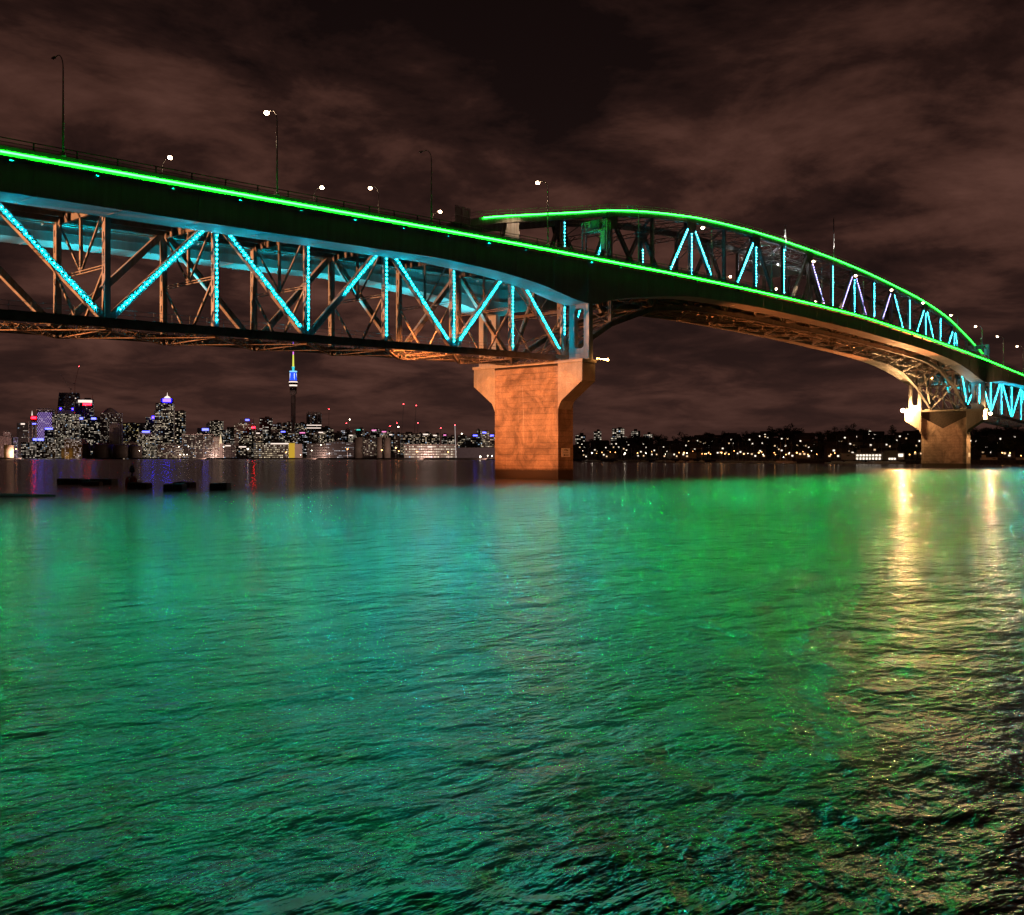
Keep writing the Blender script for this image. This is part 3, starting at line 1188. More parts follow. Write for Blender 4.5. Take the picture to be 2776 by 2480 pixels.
street_lamp.cache = {}
PX_ = [-97.3, -69.4, -41.4, -13.3, 14.8, 43.1, 71.4, 99.8, 127.7, 155.3, 183.1, 211.5, 239.7, 267.7, 296.2]
LIT = [0, 1, 0, 1, 0, 1, 0, 1, 1, 1, 1, 1, 1, 1, 1]
for i, X in enumerate(PX_):
    street_lamp(X, -14.34, 11.3, LIT[i], ('lit' if LIT[i] else 'unlit') + ' street lamp on the near parapet, ' + ORD[i] + ' from the left edge', 'street lamps along the near parapet')
for i, X in enumerate([-69.4, -41.4, -13.3, 71.4, 99.8, 127.7, 155.3, 183.1, 211.5, 239.7]):
    street_lamp(X, 14.34, 10.2, 1, 'lit street lamp on the far parapet, ' + ORD[i] + ' from the left', 'street lamps along the far parapet', -1)
street_lamp(-28.6, 12.2, 12.6, 1, 'tall lit street lamp beyond the deck, left of the sign frame', 'street lamps along the far parapet')

# ------------------------------------------------------------------ deck furniture
def gantry(X, y0, y1, zt, zl, label, mast):
    r = empty('sign_gantry', (X, 0, 0))
    tag(r, label, 'gantry', 'overhead sign gantries')
    mb = MB()
    for dx in (-0.6, 0.6):
        for z in (zt, zl):
            mb.beam((dx, y0, z), (dx, y1, z), 0.13, 0.13)
        n = 5
        for k in range(n):
            a, b = y0 + (y1 - y0) * k / n, y0 + (y1 - y0) * (k + 1) / n
            m_ = (a + b) / 2
            mb.beam((dx, a, zl), (dx, m_, zt), 0.09, 0.09, (1, 0, 0))
            mb.beam((dx, m_, zt), (dx, b, zl), 0.09, 0.09, (1, 0, 0))
            mb.beam((dx, m_, zt), (dx, m_, zl), 0.07, 0.07, (1, 0, 0))
    for k in range(6):
        y = y0 + (y1 - y0) * k / 5
        for z in (zt, zl):
            mb.beam((-0.6, y, z), (0.6, y, z), 0.08, 0.08)
    mb.build('lattice_arm', GALV, r)
    for y in (y0, y1):
        mb = MB()
        for dx in (-0.6, 0.6):
            mb.beam((dx, y, zd(X) + 0.12), (dx, y, zt), 0.22, 0.22, (1, 0, 0))
        z = zd(X) + 1
        while z < zt - 0.8 and y == y0:
            mb.beam((-0.6, y, z), (0.6, y, z + 0.9), 0.08, 0.08, (0, 1, 0))
            z += 0.9
        mb.build('upright', GALV, r)
    mb = MB()
    mb.box(-0.55, 0.55, y0 + 0.5, y0 + 1.5, zd(X) + 2.6, zl + 0.4)
    mb.build('equipment_box', GALV, r)
    mb = MB()
    mb.box(-0.95, -0.75, y0 + (y1 - y0) * 0.25, y0 + (y1 - y0) * 0.62, zl + 0.25, zt + 0.2)
    mb.build('sign_back', RAILM, r)
    if mast:
        mb = MB()
        mb.tube([(0, y0 + 2.6, zt), (0, y0 + 2.6, zt + 2.6)], 0.06, 6)
        mb.beam((0, y0 + 2.2, zt + 2.6), (0, y0 + 3.0, zt + 2.6), 0.15, 0.15)
        mb.build('camera_mast', GALV, r)


gantry(5.8, -13.6, -7.9, 48.8, 46.9, 'white lattice sign gantry over the near lanes beside the arch foot', False)
gantry(250.5, -13.6, -6.6, 46.2, 44.4, 'white lattice sign gantry at the far low end of the arch', True)
r = empty('road_sign', (-27.0, -7.1, 42.9))
tag(r, 'square steel sign frame of four panels at the low end of the arch', 'sign')
mb = MB()
for a in (-1.75, 0, 1.75):
    mb.beam((a, 0, 0), (a, 0, 3.0), 0.12, 0.12, (1, 0, 0))
for z in (0.15, 1.5, 2.95):
    mb.beam((-1.8, -0.02, z), (1.8, -0.02, z), 0.12, 0.14)
mb.build('frame', WHITEM, r)
for a in (-0.87, 0.87):
    for z in (0.82, 2.2):
        mb = MB()
        mb.box(a - 0.75, a + 0.75, 0.08, 0.12, z - 0.6, z + 0.6)
        mb.build('panel', GALV, r)

# flagpoles on the arch
for X, z0, z1, fl, lb in ((93.9, 57.6, 64.4, 0, 'white flagpole with a limp pale flag on the arch crown'), (124.3, 60.2, 72.0, 1, 'tall white flagpole with a furled dark flag on the arch crown')):
    r = empty('flagpole', (X, -7.15, z0))
    tag(r, lb, 'flagpole', 'flagpoles on the arch')
    mb = MB()
    mb.tube([(0, 0, 0), (0, 0, z1 - z0)], [0.13, 0.07], 8)
    mb.build('pole', WHITEM, r, True)
    mb = MB()
    h = z1 - z0 - 0.3
    rows = []
    L = 2.7 if fl == 0 else 3.6
    for i in range(9):
        q = i / 8
        z = h - q * L
        wd = (0.15 + 0.75 * math.sin(min(1, q * 1.3) * 1.9)) if fl == 0 else 0.22 + 0.08 * math.sin(q * 9)
        sec = []
        for k in range(7):
            u = k / 6
            sec.append((-u * wd + 0.06 * math.sin(u * 9 + i), 0.09 * math.sin(u * 14 + i * 0.8), z - u * 0.35))
        rows.append(sec)
    vs = [p for s_ in rows for p in s_]
    fs = [(i * 7 + k, i * 7 + k + 1, (i + 1) * 7 + k + 1, (i + 1) * 7 + k) for i in range(8) for k in range(6)]
    mb.add(vs, fs)
    fo = mb.build('flag', WHITEM if fl == 0 else INK, r, True)
    so = fo.modifiers.new('thickness', 'SOLIDIFY')
    so.thickness = 0.02
    spot('flagpole_uplight', (-0.3, -1.6, 0.5), (0, 0, (z1 - z0) * 0.75), 2600, (1.0, 0.88, 0.8), 50, 0.6, 0.1, r)  # spot added to whiten the pole and its flag

# suspended maintenance platform between the arch trusses, under work lights
r = empty('maintenance_platform', (100, 0, 54.2))
tag(r, 'white lattice maintenance platform slung between the arch trusses', 'platform')
mb = MB()
for y in (-4.6, 4.6):
    lattice(mb, (-8, y, 0.6), (9, y, 0.6), 1.1, (0, 0, 1), 0.12, 1.2)
    lattice(mb, (-8, y, 2.6), (9, y, 2.6), 0.6, (0, 0, 1), 0.08, 1.0)
for x_ in (-8, -2.3, 3.3, 9):
    lattice(mb, (x_, -4.6, 0.6), (x_, 4.6, 0.6), 1.1, (0, 0, 1), 0.12, 1.2)
mb.build('lattice_frame', WHITEM, r)
mb = MB()
mb.box(-8, 9, -4.5, 4.5, -0.1, 0.02)
mb.build('floor', WHITEM, r)
for x_ in (-6, 2, 8):
    mb = MB()
    for y in (-4.6, 4.6):
        mb.tube([(x_, y, 3.0), (x_, y, 5.2)], 0.05, 5)
    mb.build('hanger', GALV, r)
for x_ in (-5, 4):
    mb = MB()
    mb.ball((x_, 0, 2.4), 0.13, 8)
    mb.build('work_light', emis('work_light_%d' % (x_ + 5), (0.92, 0.93, 1.0), 1000.0), r, True)

# red van on the near lanes
r = empty('van', (149.0, -11.2, zd(149) + 0.14), math.pi)
tag(r, 'small red van driving on the near lanes, seen over the parapet', 'van')
RED = principled('red_paint', (0.55, 0.02, 0.02), 0.35)
GLASS = principled('dark_glass', (0.02, 0.02, 0.025), 0.1)
mb = MB()
side = [(-2.3, 0.45), (2.3, 0.45), (2.4, 1.0), (1.9, 1.25), (1.3, 2.1), (-2.2, 2.2), (-2.4, 1.2)]
mb.loft([[(a, y * k, z if z < 1.3 else 1.3 + (z - 1.3) * q) for a, z in side] for y, k, q in ((-0.95, 1, 0.9), (-0.8, 1, 1.0), (0.8, 1, 1.0), (0.95, 1, 0.9))])
mb.build('body', RED, r)
for a in (-1.5, 1.5):
    for y in (-0.9, 0.9):
        mb = MB()
        mb.lathe([(0.05, -0.12), (0.36, -0.12), (0.38, 0), (0.36, 0.12), (0.05, 0.12)], 14)
        wv = [(a + vx, y + vz, 0.38 + vy) for vx, vy, vz in mb.v]
        mb.v = wv
        mb.build('wheel', INK, r)
mb = MB()
mb.box(-1.2, 1.0, -0.975, -0.955, 1.35, 1.95)
mb.build('side_window', GLASS, r)
for y in (-0.7, 0.7):
    mb = MB()
    mb.ball((-2.42, y, 1.05), 0.13, 8)
    mb.build('tail_light', RED_BEACON, r, True)
    mb = MB()
    mb.ball((2.36, y, 0.9), 0.16, 8)
    mb.build('headlight', LAMP_WARM, r, True)


# ------------------------------------------------------------------ clearance signs on the piers
def text_part(body, size, loc, parent, mat=INK):
    cu = bpy.data.curves.new('lettering', 'FONT')
    cu.body = body
    cu.size = size
    cu.align_x = 'CENTER'
    cu.extrude = 0.004
    cu.offset = 0.012
    cu.materials.append(mat)
    tmp = bpy.data.objects.new('lettering_curve', cu)
    COL.objects.link(tmp)
    dg = bpy.context.evaluated_depsgraph_get()
    me = bpy.data.meshes.new_from_object(tmp.evaluated_get(dg))
    bpy.data.objects.remove(tmp)
    o = bpy.data.objects.new('lettering', me)
    o.rotation_euler = (R(90), 0, 0)
    o.location = loc
    o.parent = parent
    COL.objects.link(o)
    return o


def clearance_sign(X, Y, Z, w_, h_, label, words):
    r = empty('clearance_sign', (X, Y, Z))
    tag(r, label, 'sign')
    mb = MB()
    mb.box(-w_ / 2, w_ / 2, -0.05, 0, 0, h_)
    mb.build('plate', WHITEM, r)
    if words:
        text_part('17.9m', h_ * 0.30, (0, -0.056, h_ * 0.68), r)
        mb = MB()
        for k, (zz, ww) in enumerate(((0.52, 0.62), (0.45, 0.5))):
            n = 9
            for i in range(n):
                a = -ww / 2 * w_ + ww * w_ * i / n
                mb.box(a, a + ww * w_ / n * 0.62, -0.056, -0.052, h_ * zz - 0.03, h_ * zz + 0.03)
        mb.build('small_print', INK, r)
    mb = MB()
    z = h_ * 0.22
    mb.add([(-0.32 * w_, -0.056, z), (-0.14 * w_, -0.056, z + 0.11 * h_), (-0.14 * w_, -0.056, z + 0.035 * h_), (0.32 * w_, -0.056, z + 0.035 * h_),
            (0.32 * w_, -0.056, z - 0.035 * h_), (-0.14 * w_, -0.056, z - 0.035 * h_), (-0.14 * w_, -0.056, z - 0.11 * h_)], [(0, 1, 2, 3, 4, 5, 6)])
    mb.build('arrow', INK, r)


clearance_sign(0.0, -7.92, 4.1, 2.55, 1.65, 'white clearance sign reading 17.9m with an arrow, on the near pier', True)
clearance_sign(245.2, -8.22, 4.2, 2.3, 1.6, 'pale sign plate low on the side of the far pier', False)

# ------------------------------------------------------------------ mooring blocks and beacon off the near bridge span
ROCK = principled('wet_concrete_block', (0.022, 0.013, 0.012), 0.75, 0, 0.4, 2.0, 0.3)
REDP = principled('faded_red_paint', (0.22, 0.03, 0.02), 0.6, 0, 0.3, 2.0)


def ground(px, py):
    z = CAM.z * FPX / (py - 1240.0)
    return far(px, z, 0), z


def block(x0, x1, y0, y1, label, dep, segs=1):
    p, z = ground((x0 + x1) / 2, y1)
    wd = (x1 - x0) / FPX * z
    h = (y1 - y0) / FPX * z
    r = empty('mooring_block', (p.x, p.y, 0), FACE + random.uniform(-0.1, 0.1))
    tag(r, label, 'mooring block', 'dark mooring blocks')
    for k in range(segs):
        mb = MB()
        a, b = -wd / 2 + wd * k / segs, -wd / 2 + wd * (k + 1) / segs
        j = random.uniform
        base = [(a + 0.03, 0), (b - 0.03, 0), (b - 0.03, dep), (a + 0.03, dep)]
        hh = h * j(0.86, 1.0)
        mb.loft([[(x_, y_, -0.6) for x_, y_ in base], [(x_, y_, hh * 0.85) for x_, y_ in base],
                 [(x_ * 0.97 + (a + b) / 2 * 0.03, y_ * 0.94 + dep * 0.03, hh + j(-0.03, 0.03)) for x_, y_ in base]])
        mb.build('block', ROCK, r)
    return r


block(150, 305, 1297, 1313, 'long low row of dark mooring blocks, farthest left', 2.2, 5)
block(222, 268, 1304, 1316, 'single dark block in front of the long low row', 1.8, 1)
block(345, 397, 1308, 1325, 'dark block that carries the red beacon', 2.4, 2)
block(442, 493, 1311, 1331, 'dark block, nearer of the overlapping pair right of the beacon', 2.4, 2)
block(468, 515, 1306, 1321, 'dark block, farther of the overlapping pair right of the beacon', 2.2, 2)
block(567, 615, 1309, 1328, 'lone dark block farthest right of the row', 2.2, 2)
p, z = ground(356, 1320)
r = empty('beacon', (p.x, p.y, 0), FACE)
tag(r, 'small red beacon float with a white numeral and a dark top mark', 'beacon')
s_ = z / FPX
mb = MB()
mb.lathe([(0.75, -0.4), (0.80, 0.55), (0.72, 1.1), (0.50, 1.45), (0.12, 1.5)], 16)
mb.build('float', REDP, r, True)
mb = MB()
mb.tube([(0.1, 0, 1.45), (0.1, 0, 2.0)], 0.12, 8)
mb.lathe([(0.14, 1.95), (0.34, 2.05), (0.36, 2.6), (0.20, 2.75), (0.2, 2.95), (0.05, 3.0)], 10, (0.1, 0, 0))
mb.build('top_mark', BLACK, r, True)
t_ = text_part('1', 0.75, (0.05, -0.80, 0.75), r, WHITEM)
mb = MB()
pp = [(-0.4, -3.5), (4.4, -2.2), (6.0, 0.2), (4.0, 1.8), (-1.0, 2.4), (-4.0, 1.0), (-4.0, -3.0)]
mb.loft([[(a, b, -0.5) for a, b in pp], [(a * 0.95, b * 0.9, 0.12) for a, b in pp], [(a * 0.6, b * 0.5, 0.2) for a, b in pp]])
o = mb.build('reef', ROCK)
q, _ = ground(0, 1344)
o.location = (q.x, q.y, 0)
o.rotation_euler = (0, 0, FACE)
tag(o, 'low dark reef awash at the left edge', 'reef')

# ------------------------------------------------------------------ far shore
shore_z = curve([(-900, 3000), (0, 2600), (700, 2250), (1050, 1950), (1340, 1650), (1480, 1250), (1600, 960), (1800, 830), (2000, 740), (2200, 680), (2400, 635), (2560, 605), (2776, 570), (3300, 520)])
ridge = curve([(-900, 8), (0, 10), (700, 24), (1300, 30), (1500, 27), (1600, 22), (1700, 22), (1850, 24), (1950, 26), (2100, 28), (2290, 26), (2500, 26), (2776, 25), (3300, 22)])
LANDM = principled('dark_land', (0.028, 0.026, 0.018), 0.95, 0, 0.45, 0.05)
SEAW = principled('seawall_rock', (0.05, 0.045, 0.04), 0.9, 0, 0.5, 0.6)
pxs = list(range(-900, 3301, 60))
INL = [(0, -1.0), (6, 2.2), (40, 3.0), (140, 3.6), (320, None), (520, None), (1200, None), (5000, None)]
mb = MB()
rows = []
for d, h in INL:
    row = []
    for px in pxs:
        z = shore_z(px) + d * (1.0 if px > 1450 else 1.6)
        if h is None:
            f = {320: 0.62, 520: 1.0, 1200: 0.85, 5000: 0.5}[d]
            hh = 3.6 + (ridge(px) - 3.6) * f + 1.2 * math.sin(px * 0.031 + d)
        else:
            hh = h
        row.append(far(px, z, hh))
    rows.append(row)
n = len(pxs)
mb.add([p for r_ in rows for p in r_], [(i * n + k, i * n + k + 1, (i + 1) * n + k + 1, (i + 1) * n + k) for i in range(len(rows) - 1) for k in range(n - 1)])
land = mb.build('land', LANDM, None, True)
tag(land, 'dark far shore rising to a low wooded hill', 'land', kind='structure')
mb = MB()
secs = []
for px in pxs:
    z = shore_z(px)
    secs.append([far(px, z - 1.5, -1), far(px, z - 0.5, 2.3 + 0.3 * math.sin(px * 1.7)), far(px, z + 4, 2.5), far(px, z + 6, -1)])
mb.loft(secs)
tag(mb.build('seawall', SEAW), 'dark rock seawall along the far waterfront', 'seawall', kind='structure')


def land_h(px, d):
    ds = [a for a, _ in INL]
    k = 1.0 if px > 1450 else 1.6
    d = d / k
    hs = []
    for a, h in INL:
        hs.append(h if h is not None else 3.6 + (ridge(px) - 3.6) * {320: 0.62, 520: 1.0, 1200: 0.85, 5000: 0.5}[a] + 1.2 * math.sin(px * 0.031 + a))
    return float(np.interp(d, ds, hs))


# ------------------------------------------------------------------ night facades (one node group, set per building)
def window_group():
    ng = bpy.data.node_groups.new('night_facade', 'ShaderNodeTree')
    for nm, ty, dv in (('Bay', 'NodeSocketFloat', 3.0), ('Floor', 'NodeSocketFloat', 3.6), ('Lit', 'NodeSocketFloat', 0.3), ('Band', 'NodeSocketFloat', 0.3), ('Seed', 'NodeSocketFloat', 0.0),
                       ('Strength', 'NodeSocketFloat', 2.0), ('Fill', 'NodeSocketFloat', 0.35), ('Tint', 'NodeSocketColor', (1, 0.8, 0.55, 1)), ('Wall', 'NodeSocketColor', (0.1, 0.1, 0.1, 1))):
        sk = ng.interface.new_socket(nm, in_out='INPUT', socket_type=ty)
        sk.default_value = dv
    ng.interface.new_socket('Shader', in_out='OUTPUT', socket_type='NodeSocketShader')
    t = NT(ng)
    gi = t.n('NodeGroupInput')
    go = t.n('NodeGroupOutput')
    I = gi.outputs
    tcx = t.n('ShaderNodeTexCoord')
    sx = t.n('ShaderNodeSeparateXYZ')
    t.set(sx.inputs[0], tcx.outputs['Object'])
    u = t.m('ADD', t.m('ADD', sx.outputs[0], sx.outputs[1]), 500.0)
    v = t.m('ADD', sx.outputs[2], 0.6)
    cu_, cv_ = t.m('DIVIDE', u, I['Bay']), t.m('DIVIDE', v, I['Floor'])
    iu, iv = t.m('FLOOR', cu_), t.m('FLOOR', cv_)
    fu, fv = t.m('FRACT', cu_), t.m('FRACT', cv_)

    def wn(a, b, c):
        cb = t.n('ShaderNodeCombineXYZ')
        t.set(cb.inputs[0], a)
        t.set(cb.inputs[1], b)
        t.set(cb.inputs[2], c)
        nd = t.n('ShaderNodeTexWhiteNoise', noise_dimensions='3D')
        t.set(nd.inputs['Vector'], cb.outputs[0])
        return nd
    n1 = wn(iu, iv, I['Seed'])
    n2 = wn(t.m('FLOOR', t.m('DIVIDE', iu, 5.0)), iv, t.m('ADD', I['Seed'], 7.3))
    lit = t.m('LESS_THAN', n1.outputs[0], t.m('MULTIPLY', I['Lit'], 1.6))
    band = t.m('MULTIPLY', t.m('LESS_THAN', n2.outputs[0], I['Band']), t.m('LESS_THAN', n1.outputs[0], 0.85))
    on = t.m('MAXIMUM', lit, band)
    mu = t.m('MULTIPLY', t.m('GREATER_THAN', fu, 0.12), t.m('LESS_THAN', fu, 0.88))
    mv = t.m('MULTIPLY', t.m('GREATER_THAN', fv, 0.30), t.m('LESS_THAN', fv, t.m('ADD', I['Fill'], 0.40)))
    gn = t.n('ShaderNodeNewGeometry')
    sn = t.n('ShaderNodeSeparateXYZ')
    t.set(sn.inputs[0], gn.outputs['True Normal'])
    vert = t.m('LESS_THAN', t.m('ABSOLUTE', sn.outputs[2]), 0.4)
    pane = t.m('MULTIPLY', t.m('MULTIPLY', mu, mv), vert)
    wcol = t.mix(t.m('MULTIPLY', n2.outputs[0], 0.8), I['Tint'], (1.0, 0.86, 0.70))
    wcol = t.mix(t.m('LESS_THAN', n1.outputs[0], 0.04), wcol, (0.55, 0.75, 1.0))
    sep2 = t.n('ShaderNodeSeparateColor')
    t.set(sep2.inputs[0], n1.outputs['Color'])
    br = t.m('MULTIPLY', t.m('MULTIPLY_ADD', t.m('POWER', sep2.outputs[1], 2.0), 0.36, 0.045), I['Strength'])
    bs = t.n('ShaderNodeBsdfPrincipled')
    t.set(bs.inputs['Base Color'], t.mix(pane, I['Wall'], (0.012, 0.013, 0.016)))
    t.set(bs.inputs['Roughness'], t.m('MULTIPLY_ADD', pane, -0.5, 0.75))
    t.set(bs.inputs['Emission Color'], wcol)
    t.set(bs.inputs['Emission Strength'], t.m('MULTIPLY', t.m('MULTIPLY', on, pane), br))
    t.set(go.inputs[0], bs.outputs[0])
    return ng


WG = window_group()
_seed = [0]


def facade(bay=3.0, floor=3.6, lit=0.25, band=0.1, strength=2.2, fill=0.35, tint=(1, 0.78, 0.52), wall=(0.08, 0.075, 0.075)):
    m = bpy.data.materials.new('facade')
    m.use_nodes = True
    t = NT(m.node_tree)
    g = t.n('ShaderNodeGroup')
    g.node_tree = WG
    _seed[0] += 1
    for k, v in (('Bay', bay), ('Floor', floor), ('Lit', lit), ('Band', band), ('Seed', _seed[0] * 3.7), ('Strength', strength), ('Fill', fill)):
        g.inputs[k].default_value = v
    g.inputs['Tint'].default_value = (*tint, 1)
    g.inputs['Wall'].default_value = (*wall, 1)
    o = t.n('ShaderNodeOutputMaterial')
    t.set(o.inputs[0], g.outputs[0])
    m.cycles.emission_sampling = 'NONE'
    return m


ROOFM = principled('roof_plant', (0.09, 0.085, 0.085), 0.8, 0, 0.2, 0.2)
TRIM = principled('pale_trim', (0.45, 0.42, 0.40), 0.6, 0, 0.1, 0.1)
SIGN_BLUE = emis('sign_blue_white', (0.09, 0.10, 1.0), 6.0)
SIGN_VIOLET = emis('sign_violet', (0.02, 0.010, 1.0), 36.0)
SIGN_RED = emis('sign_red', (1.0, 0.004, 0.010), 30.0)
SIGN_WHITE = emis('sign_white', (1.0, 0.80, 0.68), 1.3)
SIGN_PINK = emis('sign_pink', (1.0, 0.25, 0.6), 1.3)
SIGN_TEAL = emis('sign_teal', (0.1, 1.0, 0.8), 0.9)


class Building:
    """a city block: base point, front width, height; parts are added in metres from its front centre at ground level"""

    def __init__(s, name, label, x0, x1, ytop, z, depth, group=None, cat='building', base=None, yaw=0.0):
        s.z = z
        s.s = z / FPX
        s.cx = (x0 + x1) / 2
        p = far(s.cx, z)
        gz = land_h(s.cx, max(0, z - shore_z(s.cx))) - 0.4 if base is None else base
        s.r = empty(name, (p.x, p.y, gz), FACE - math.atan((s.cx - 1388) / FPX) * 0.8 + yaw)
        s.g = gz
        tag(s.r, label, cat, group)
        s.w = (x1 - x0) * s.s
        s.d = depth
        s.h = elev(ytop, z) - gz

    def X(s, px):
        return (px - s.cx) * s.s

    def Z(s, py):
        return elev(py, s.z) - s.g

    def box(s, name, mat, x0, x1, y0, y1, z0, z1):
        mb = MB()
        mb.box(x0, x1, y0, y1, z0, z1)
        return mb.build(name, mat, s.r)

    def pbox(s, name, mat, px0, px1, ytop, ybot=None, y0=0.0, y1=None):
        return s.box(name, mat, s.X(px0), s.X(px1), y0, s.d if y1 is None else y1, 0 if ybot is None else s.Z(ybot), s.Z(ytop))

    def roof(s, parapet=True):
        if parapet:
            s.box('parapet', ROOFM, -s.w / 2 - 0.15, s.w / 2 + 0.15, -0.15, s.d + 0.15, s.h + 0.003, s.h + 0.9)
        a = random.uniform(-0.25, 0.05) * s.w
        s.box('roof_plant', ROOFM, a, a + s.w * 0.35, s.d * 0.3, s.d * 0.7, s.h + 0.9, s.h + 0.9 + random.uniform(2, 4))

    def slabs(s, n, mat=TRIM, proud=0.35):
        for k in range(n):
            z = s.h * (k + 1) / n
            s.box('floor_slab', mat, -s.w / 2 - proud, s.w / 2 + proud, -proud, s.d + proud, z - 0.35, z)

    def fins(s, pxs_, mat=TRIM, w_=0.6, z0=0, z1=None):
        for px in pxs_:
            s.box('facade_fin', mat, s.X(px) - w_ / 2, s.X(px) + w_ / 2, -0.5, 0.002, z0, z1 or s.h)


B = Building
# --- named towers, left to right
b = B('apartment_block', 'pale stepped apartment block at the far left of the skyline', 0, 32, 1182, 2720, 40)
b.box('wall', facade(4, 3.4, 0.10, 0.0, 1.2, 0.3, (1, .7, .6), (0.42, 0.33, 0.32)), -b.w / 2, b.w / 2, 0, b.d, 0, b.h)
b.pbox('upper_storey', facade(4, 3.4, 0.2, 0.0, 1.4, 0.3, (1, .7, .6), (0.42, 0.33, 0.32)), 9, 26, 1171, 1182, 3, 30)
b.pbox('roof_room', ROOFM, 18, 23, 1166, 1171, 6, 20)
b = B('office_tower', 'narrow dark office tower with violet windows behind the orange tank', 37, 46, 1186, 2700, 20)
b.box('wall', facade(3, 3.6, 0.4, 0.3, 2.5, 0.4, (.6, .4, 1), (0.05, 0.04, 0.06)), -b.w / 2, b.w / 2, 0, b.d, 0, b.h)
b.roof()
b = B('office_block', 'broad dark office block below the red roof sign', 47, 79, 1147, 2740, 40)
b.box('wall', facade(3.2, 3.7, 0.05, 0.10, 2.2, 0.3, (1, .85, .7), (0.035, 0.033, 0.036)), -b.w / 2, b.w / 2, 0, b.d, 0, b.h)
b.pbox('sign', SIGN_WHITE, 57, 67, 1147, 1151, -0.6, -0.2)
b.roof()
b = B('office_tower', 'dark tower with pale vertical edge fins, under the red sign', 79, 103, 1143, 2745, 40)
b.box('wall', facade(3.0, 3.7, 0.03, 0.0, 1.5, 0.3, (.8, .7, 1), (0.06, 0.05, 0.075)), -b.w / 2, b.w / 2, 0, b.d, 0, b.h)
b.fins([79.5, 88, 97], TRIM, 1.4)
b.pbox('sign', SIGN_BLUE, 88, 97, 1147, 1150, -0.6, -0.2)
b.roof()
b = B('sign_tower', 'narrow tower top with a glowing red sign and a lit spire', 84, 100, 1141, 2800, 24)
b.box('wall', facade(3, 3.6, 0.1, 0, 1.5), -b.w / 2, b.w / 2, 0, b.d, 0, b.h)
b.pbox('sign_board', principled('sign_board_red', (0.2, 0.01, 0.015), 0.5), 84, 100, 1126, 1141, 2, 10)
b.pbox('sign', SIGN_RED, 85.5, 97, 1129, 1135, 1.0, 1.8)
mb = MB()
mb.tube([(b.X(87), 5, b.Z(1126)), (b.X(87), 5, b.Z(1113))], [1.6, 0.2], 6)
mb.build('spire', SIGN_WHITE, b.r)
b = B('patterned_tower', 'tower with a violet lattice facade and a flat overhanging crown', 103, 143, 1112, 2700, 36)
PATM = emis('violet_facade_light', (0.42, 0.26, 0.78), 0.75, False)
b.box('wall', facade(5.2, 4.4, 0.16, 0.0, 1.6, 0.42, (1, .8, .9), (0.05, 0.04, 0.06)), -b.w / 2, b.w / 2, 0, b.d, 0, b.h)
zz = 6.0
k = 0
cw = 5.2
while zz < b.h - 6:
    x_ = -b.w / 2 + (0 if k % 2 else cw / 2)
    mb = MB()
    while x_ < b.w / 2 - 1.5:
        mb.box(x_, min(x_ + 2.3, b.w / 2), -0.25, -0.01, zz, zz + 3.9)
        x_ += cw
    if mb.v:
        tag(mb.build('lattice_row', PATM, b.r), kind='stuff')
    zz += 4.4
    k += 1
b.box('crown', TRIM, -b.w / 2 - 2.5, b.w / 2 + 2.5, -2.5, b.d + 2.5, b.h + 0.002, b.h + 2.6)
b.box('crown_upper', TRIM, -b.w / 2 + 1, b.w / 2 - 2, 0, b.d, b.h + 2.6, b.h + 5.6)
b = B('tower_under_construction', 'tallest left tower under construction, dark curved top with two cranes', 156, 212, 1064, 2760, 45)
SCAF = facade(3.4, 3.9, 0.04, 0.04, 1.0, 0.3, (1, .8, .6), (0.05, 0.04, 0.04))
mb = MB()
secs = []
for i in range(9):
    q = i / 8
    hw = b.w / 2 * (1.0 - 0.30 * max(0, q - 0.55) ** 1.3 / 0.35 * 0.7)
    secs.append([(-hw, 0, b.h * q), (b.w / 2 * (1 if q < 0.9 else 0.96), 0, b.h * q), (b.w / 2 * (1 if q < 0.9 else 0.96), b.d, b.h * q), (-hw, b.d, b.h * q)])
mb.loft(secs)
mb.build('wall', SCAF, b.r)
zz = b.Z(1102)
while zz < b.h:
    q = zz / b.h
    hw = b.w / 2 * (1.0 - 0.30 * max(0, q - 0.55) ** 1.3 / 0.35 * 0.7)
    b.box('scaffold_floor', TRIM, -hw - 0.6, b.w / 2 * 0.72, -0.7, 0, zz - 0.35, zz)
    zz += 4.2
b.pbox('hoist', SIGN_WHITE, 202, 204.5, 1078, 1120, -1.5, -0.5)
for (xb, yb_, xt, yt, xm) in ((190, 1055, 164, 1013, 191), (203, 1040, 214, 993, 203)):
    r = empty('tower_crane', far(xm, 2775, elev(1066, 2775)), FACE)
    tag(r, 'luffing tower crane with a red tip lamp on the unfinished tower' if xm > 200 else 'luffing tower crane leaning left on the unfinished tower', 'crane', 'tower cranes')
    k_ = 2775 / FPX
    H_ = (1066 - yb_) * k_
    mb = MB()
    lattice(mb, (0, 0, -2), (0, 0, H_), 1.6, (1, 0, 0), 0.35, 2.2)
    mb.build('mast', REDP if xm > 200 else GALV, r)
    mb = MB()
    tip = ((xt - xm) * k_, 0, (1066 - yt) * k_)
    lattice(mb, (0, 0, H_), tip, 1.3, (0.6, 0, 0.6), 0.3, 2.5)
    mb.build('jib', REDP if xm > 200 else GALV, r)
    mb = MB()
    mb.box(-4 if xm > 200 else 0, 0 if xm > 200 else 4, -1, 1, H_ - 0.5, H_ + 1.5)
    mb.build('counterweight', ROOFM, r)
    mb = MB()
    mb.ball(tip, 0.9, 8)
    mb.build('tip_lamp', RED_BEACON if xm > 200 else LAMP_OFF, r)
b = B('signed_tower', 'tower with a bright white and red top sign and white vertical fins', 205, 250, 1082, 2690, 40)
b.box('wall', facade(3.2, 3.8, 0.10, 0.12, 1.8, 0.4, (1, .85, .75), (0.06, 0.05, 0.055)), -b.w / 2, b.w / 2, 0, b.d, 0, b.h)
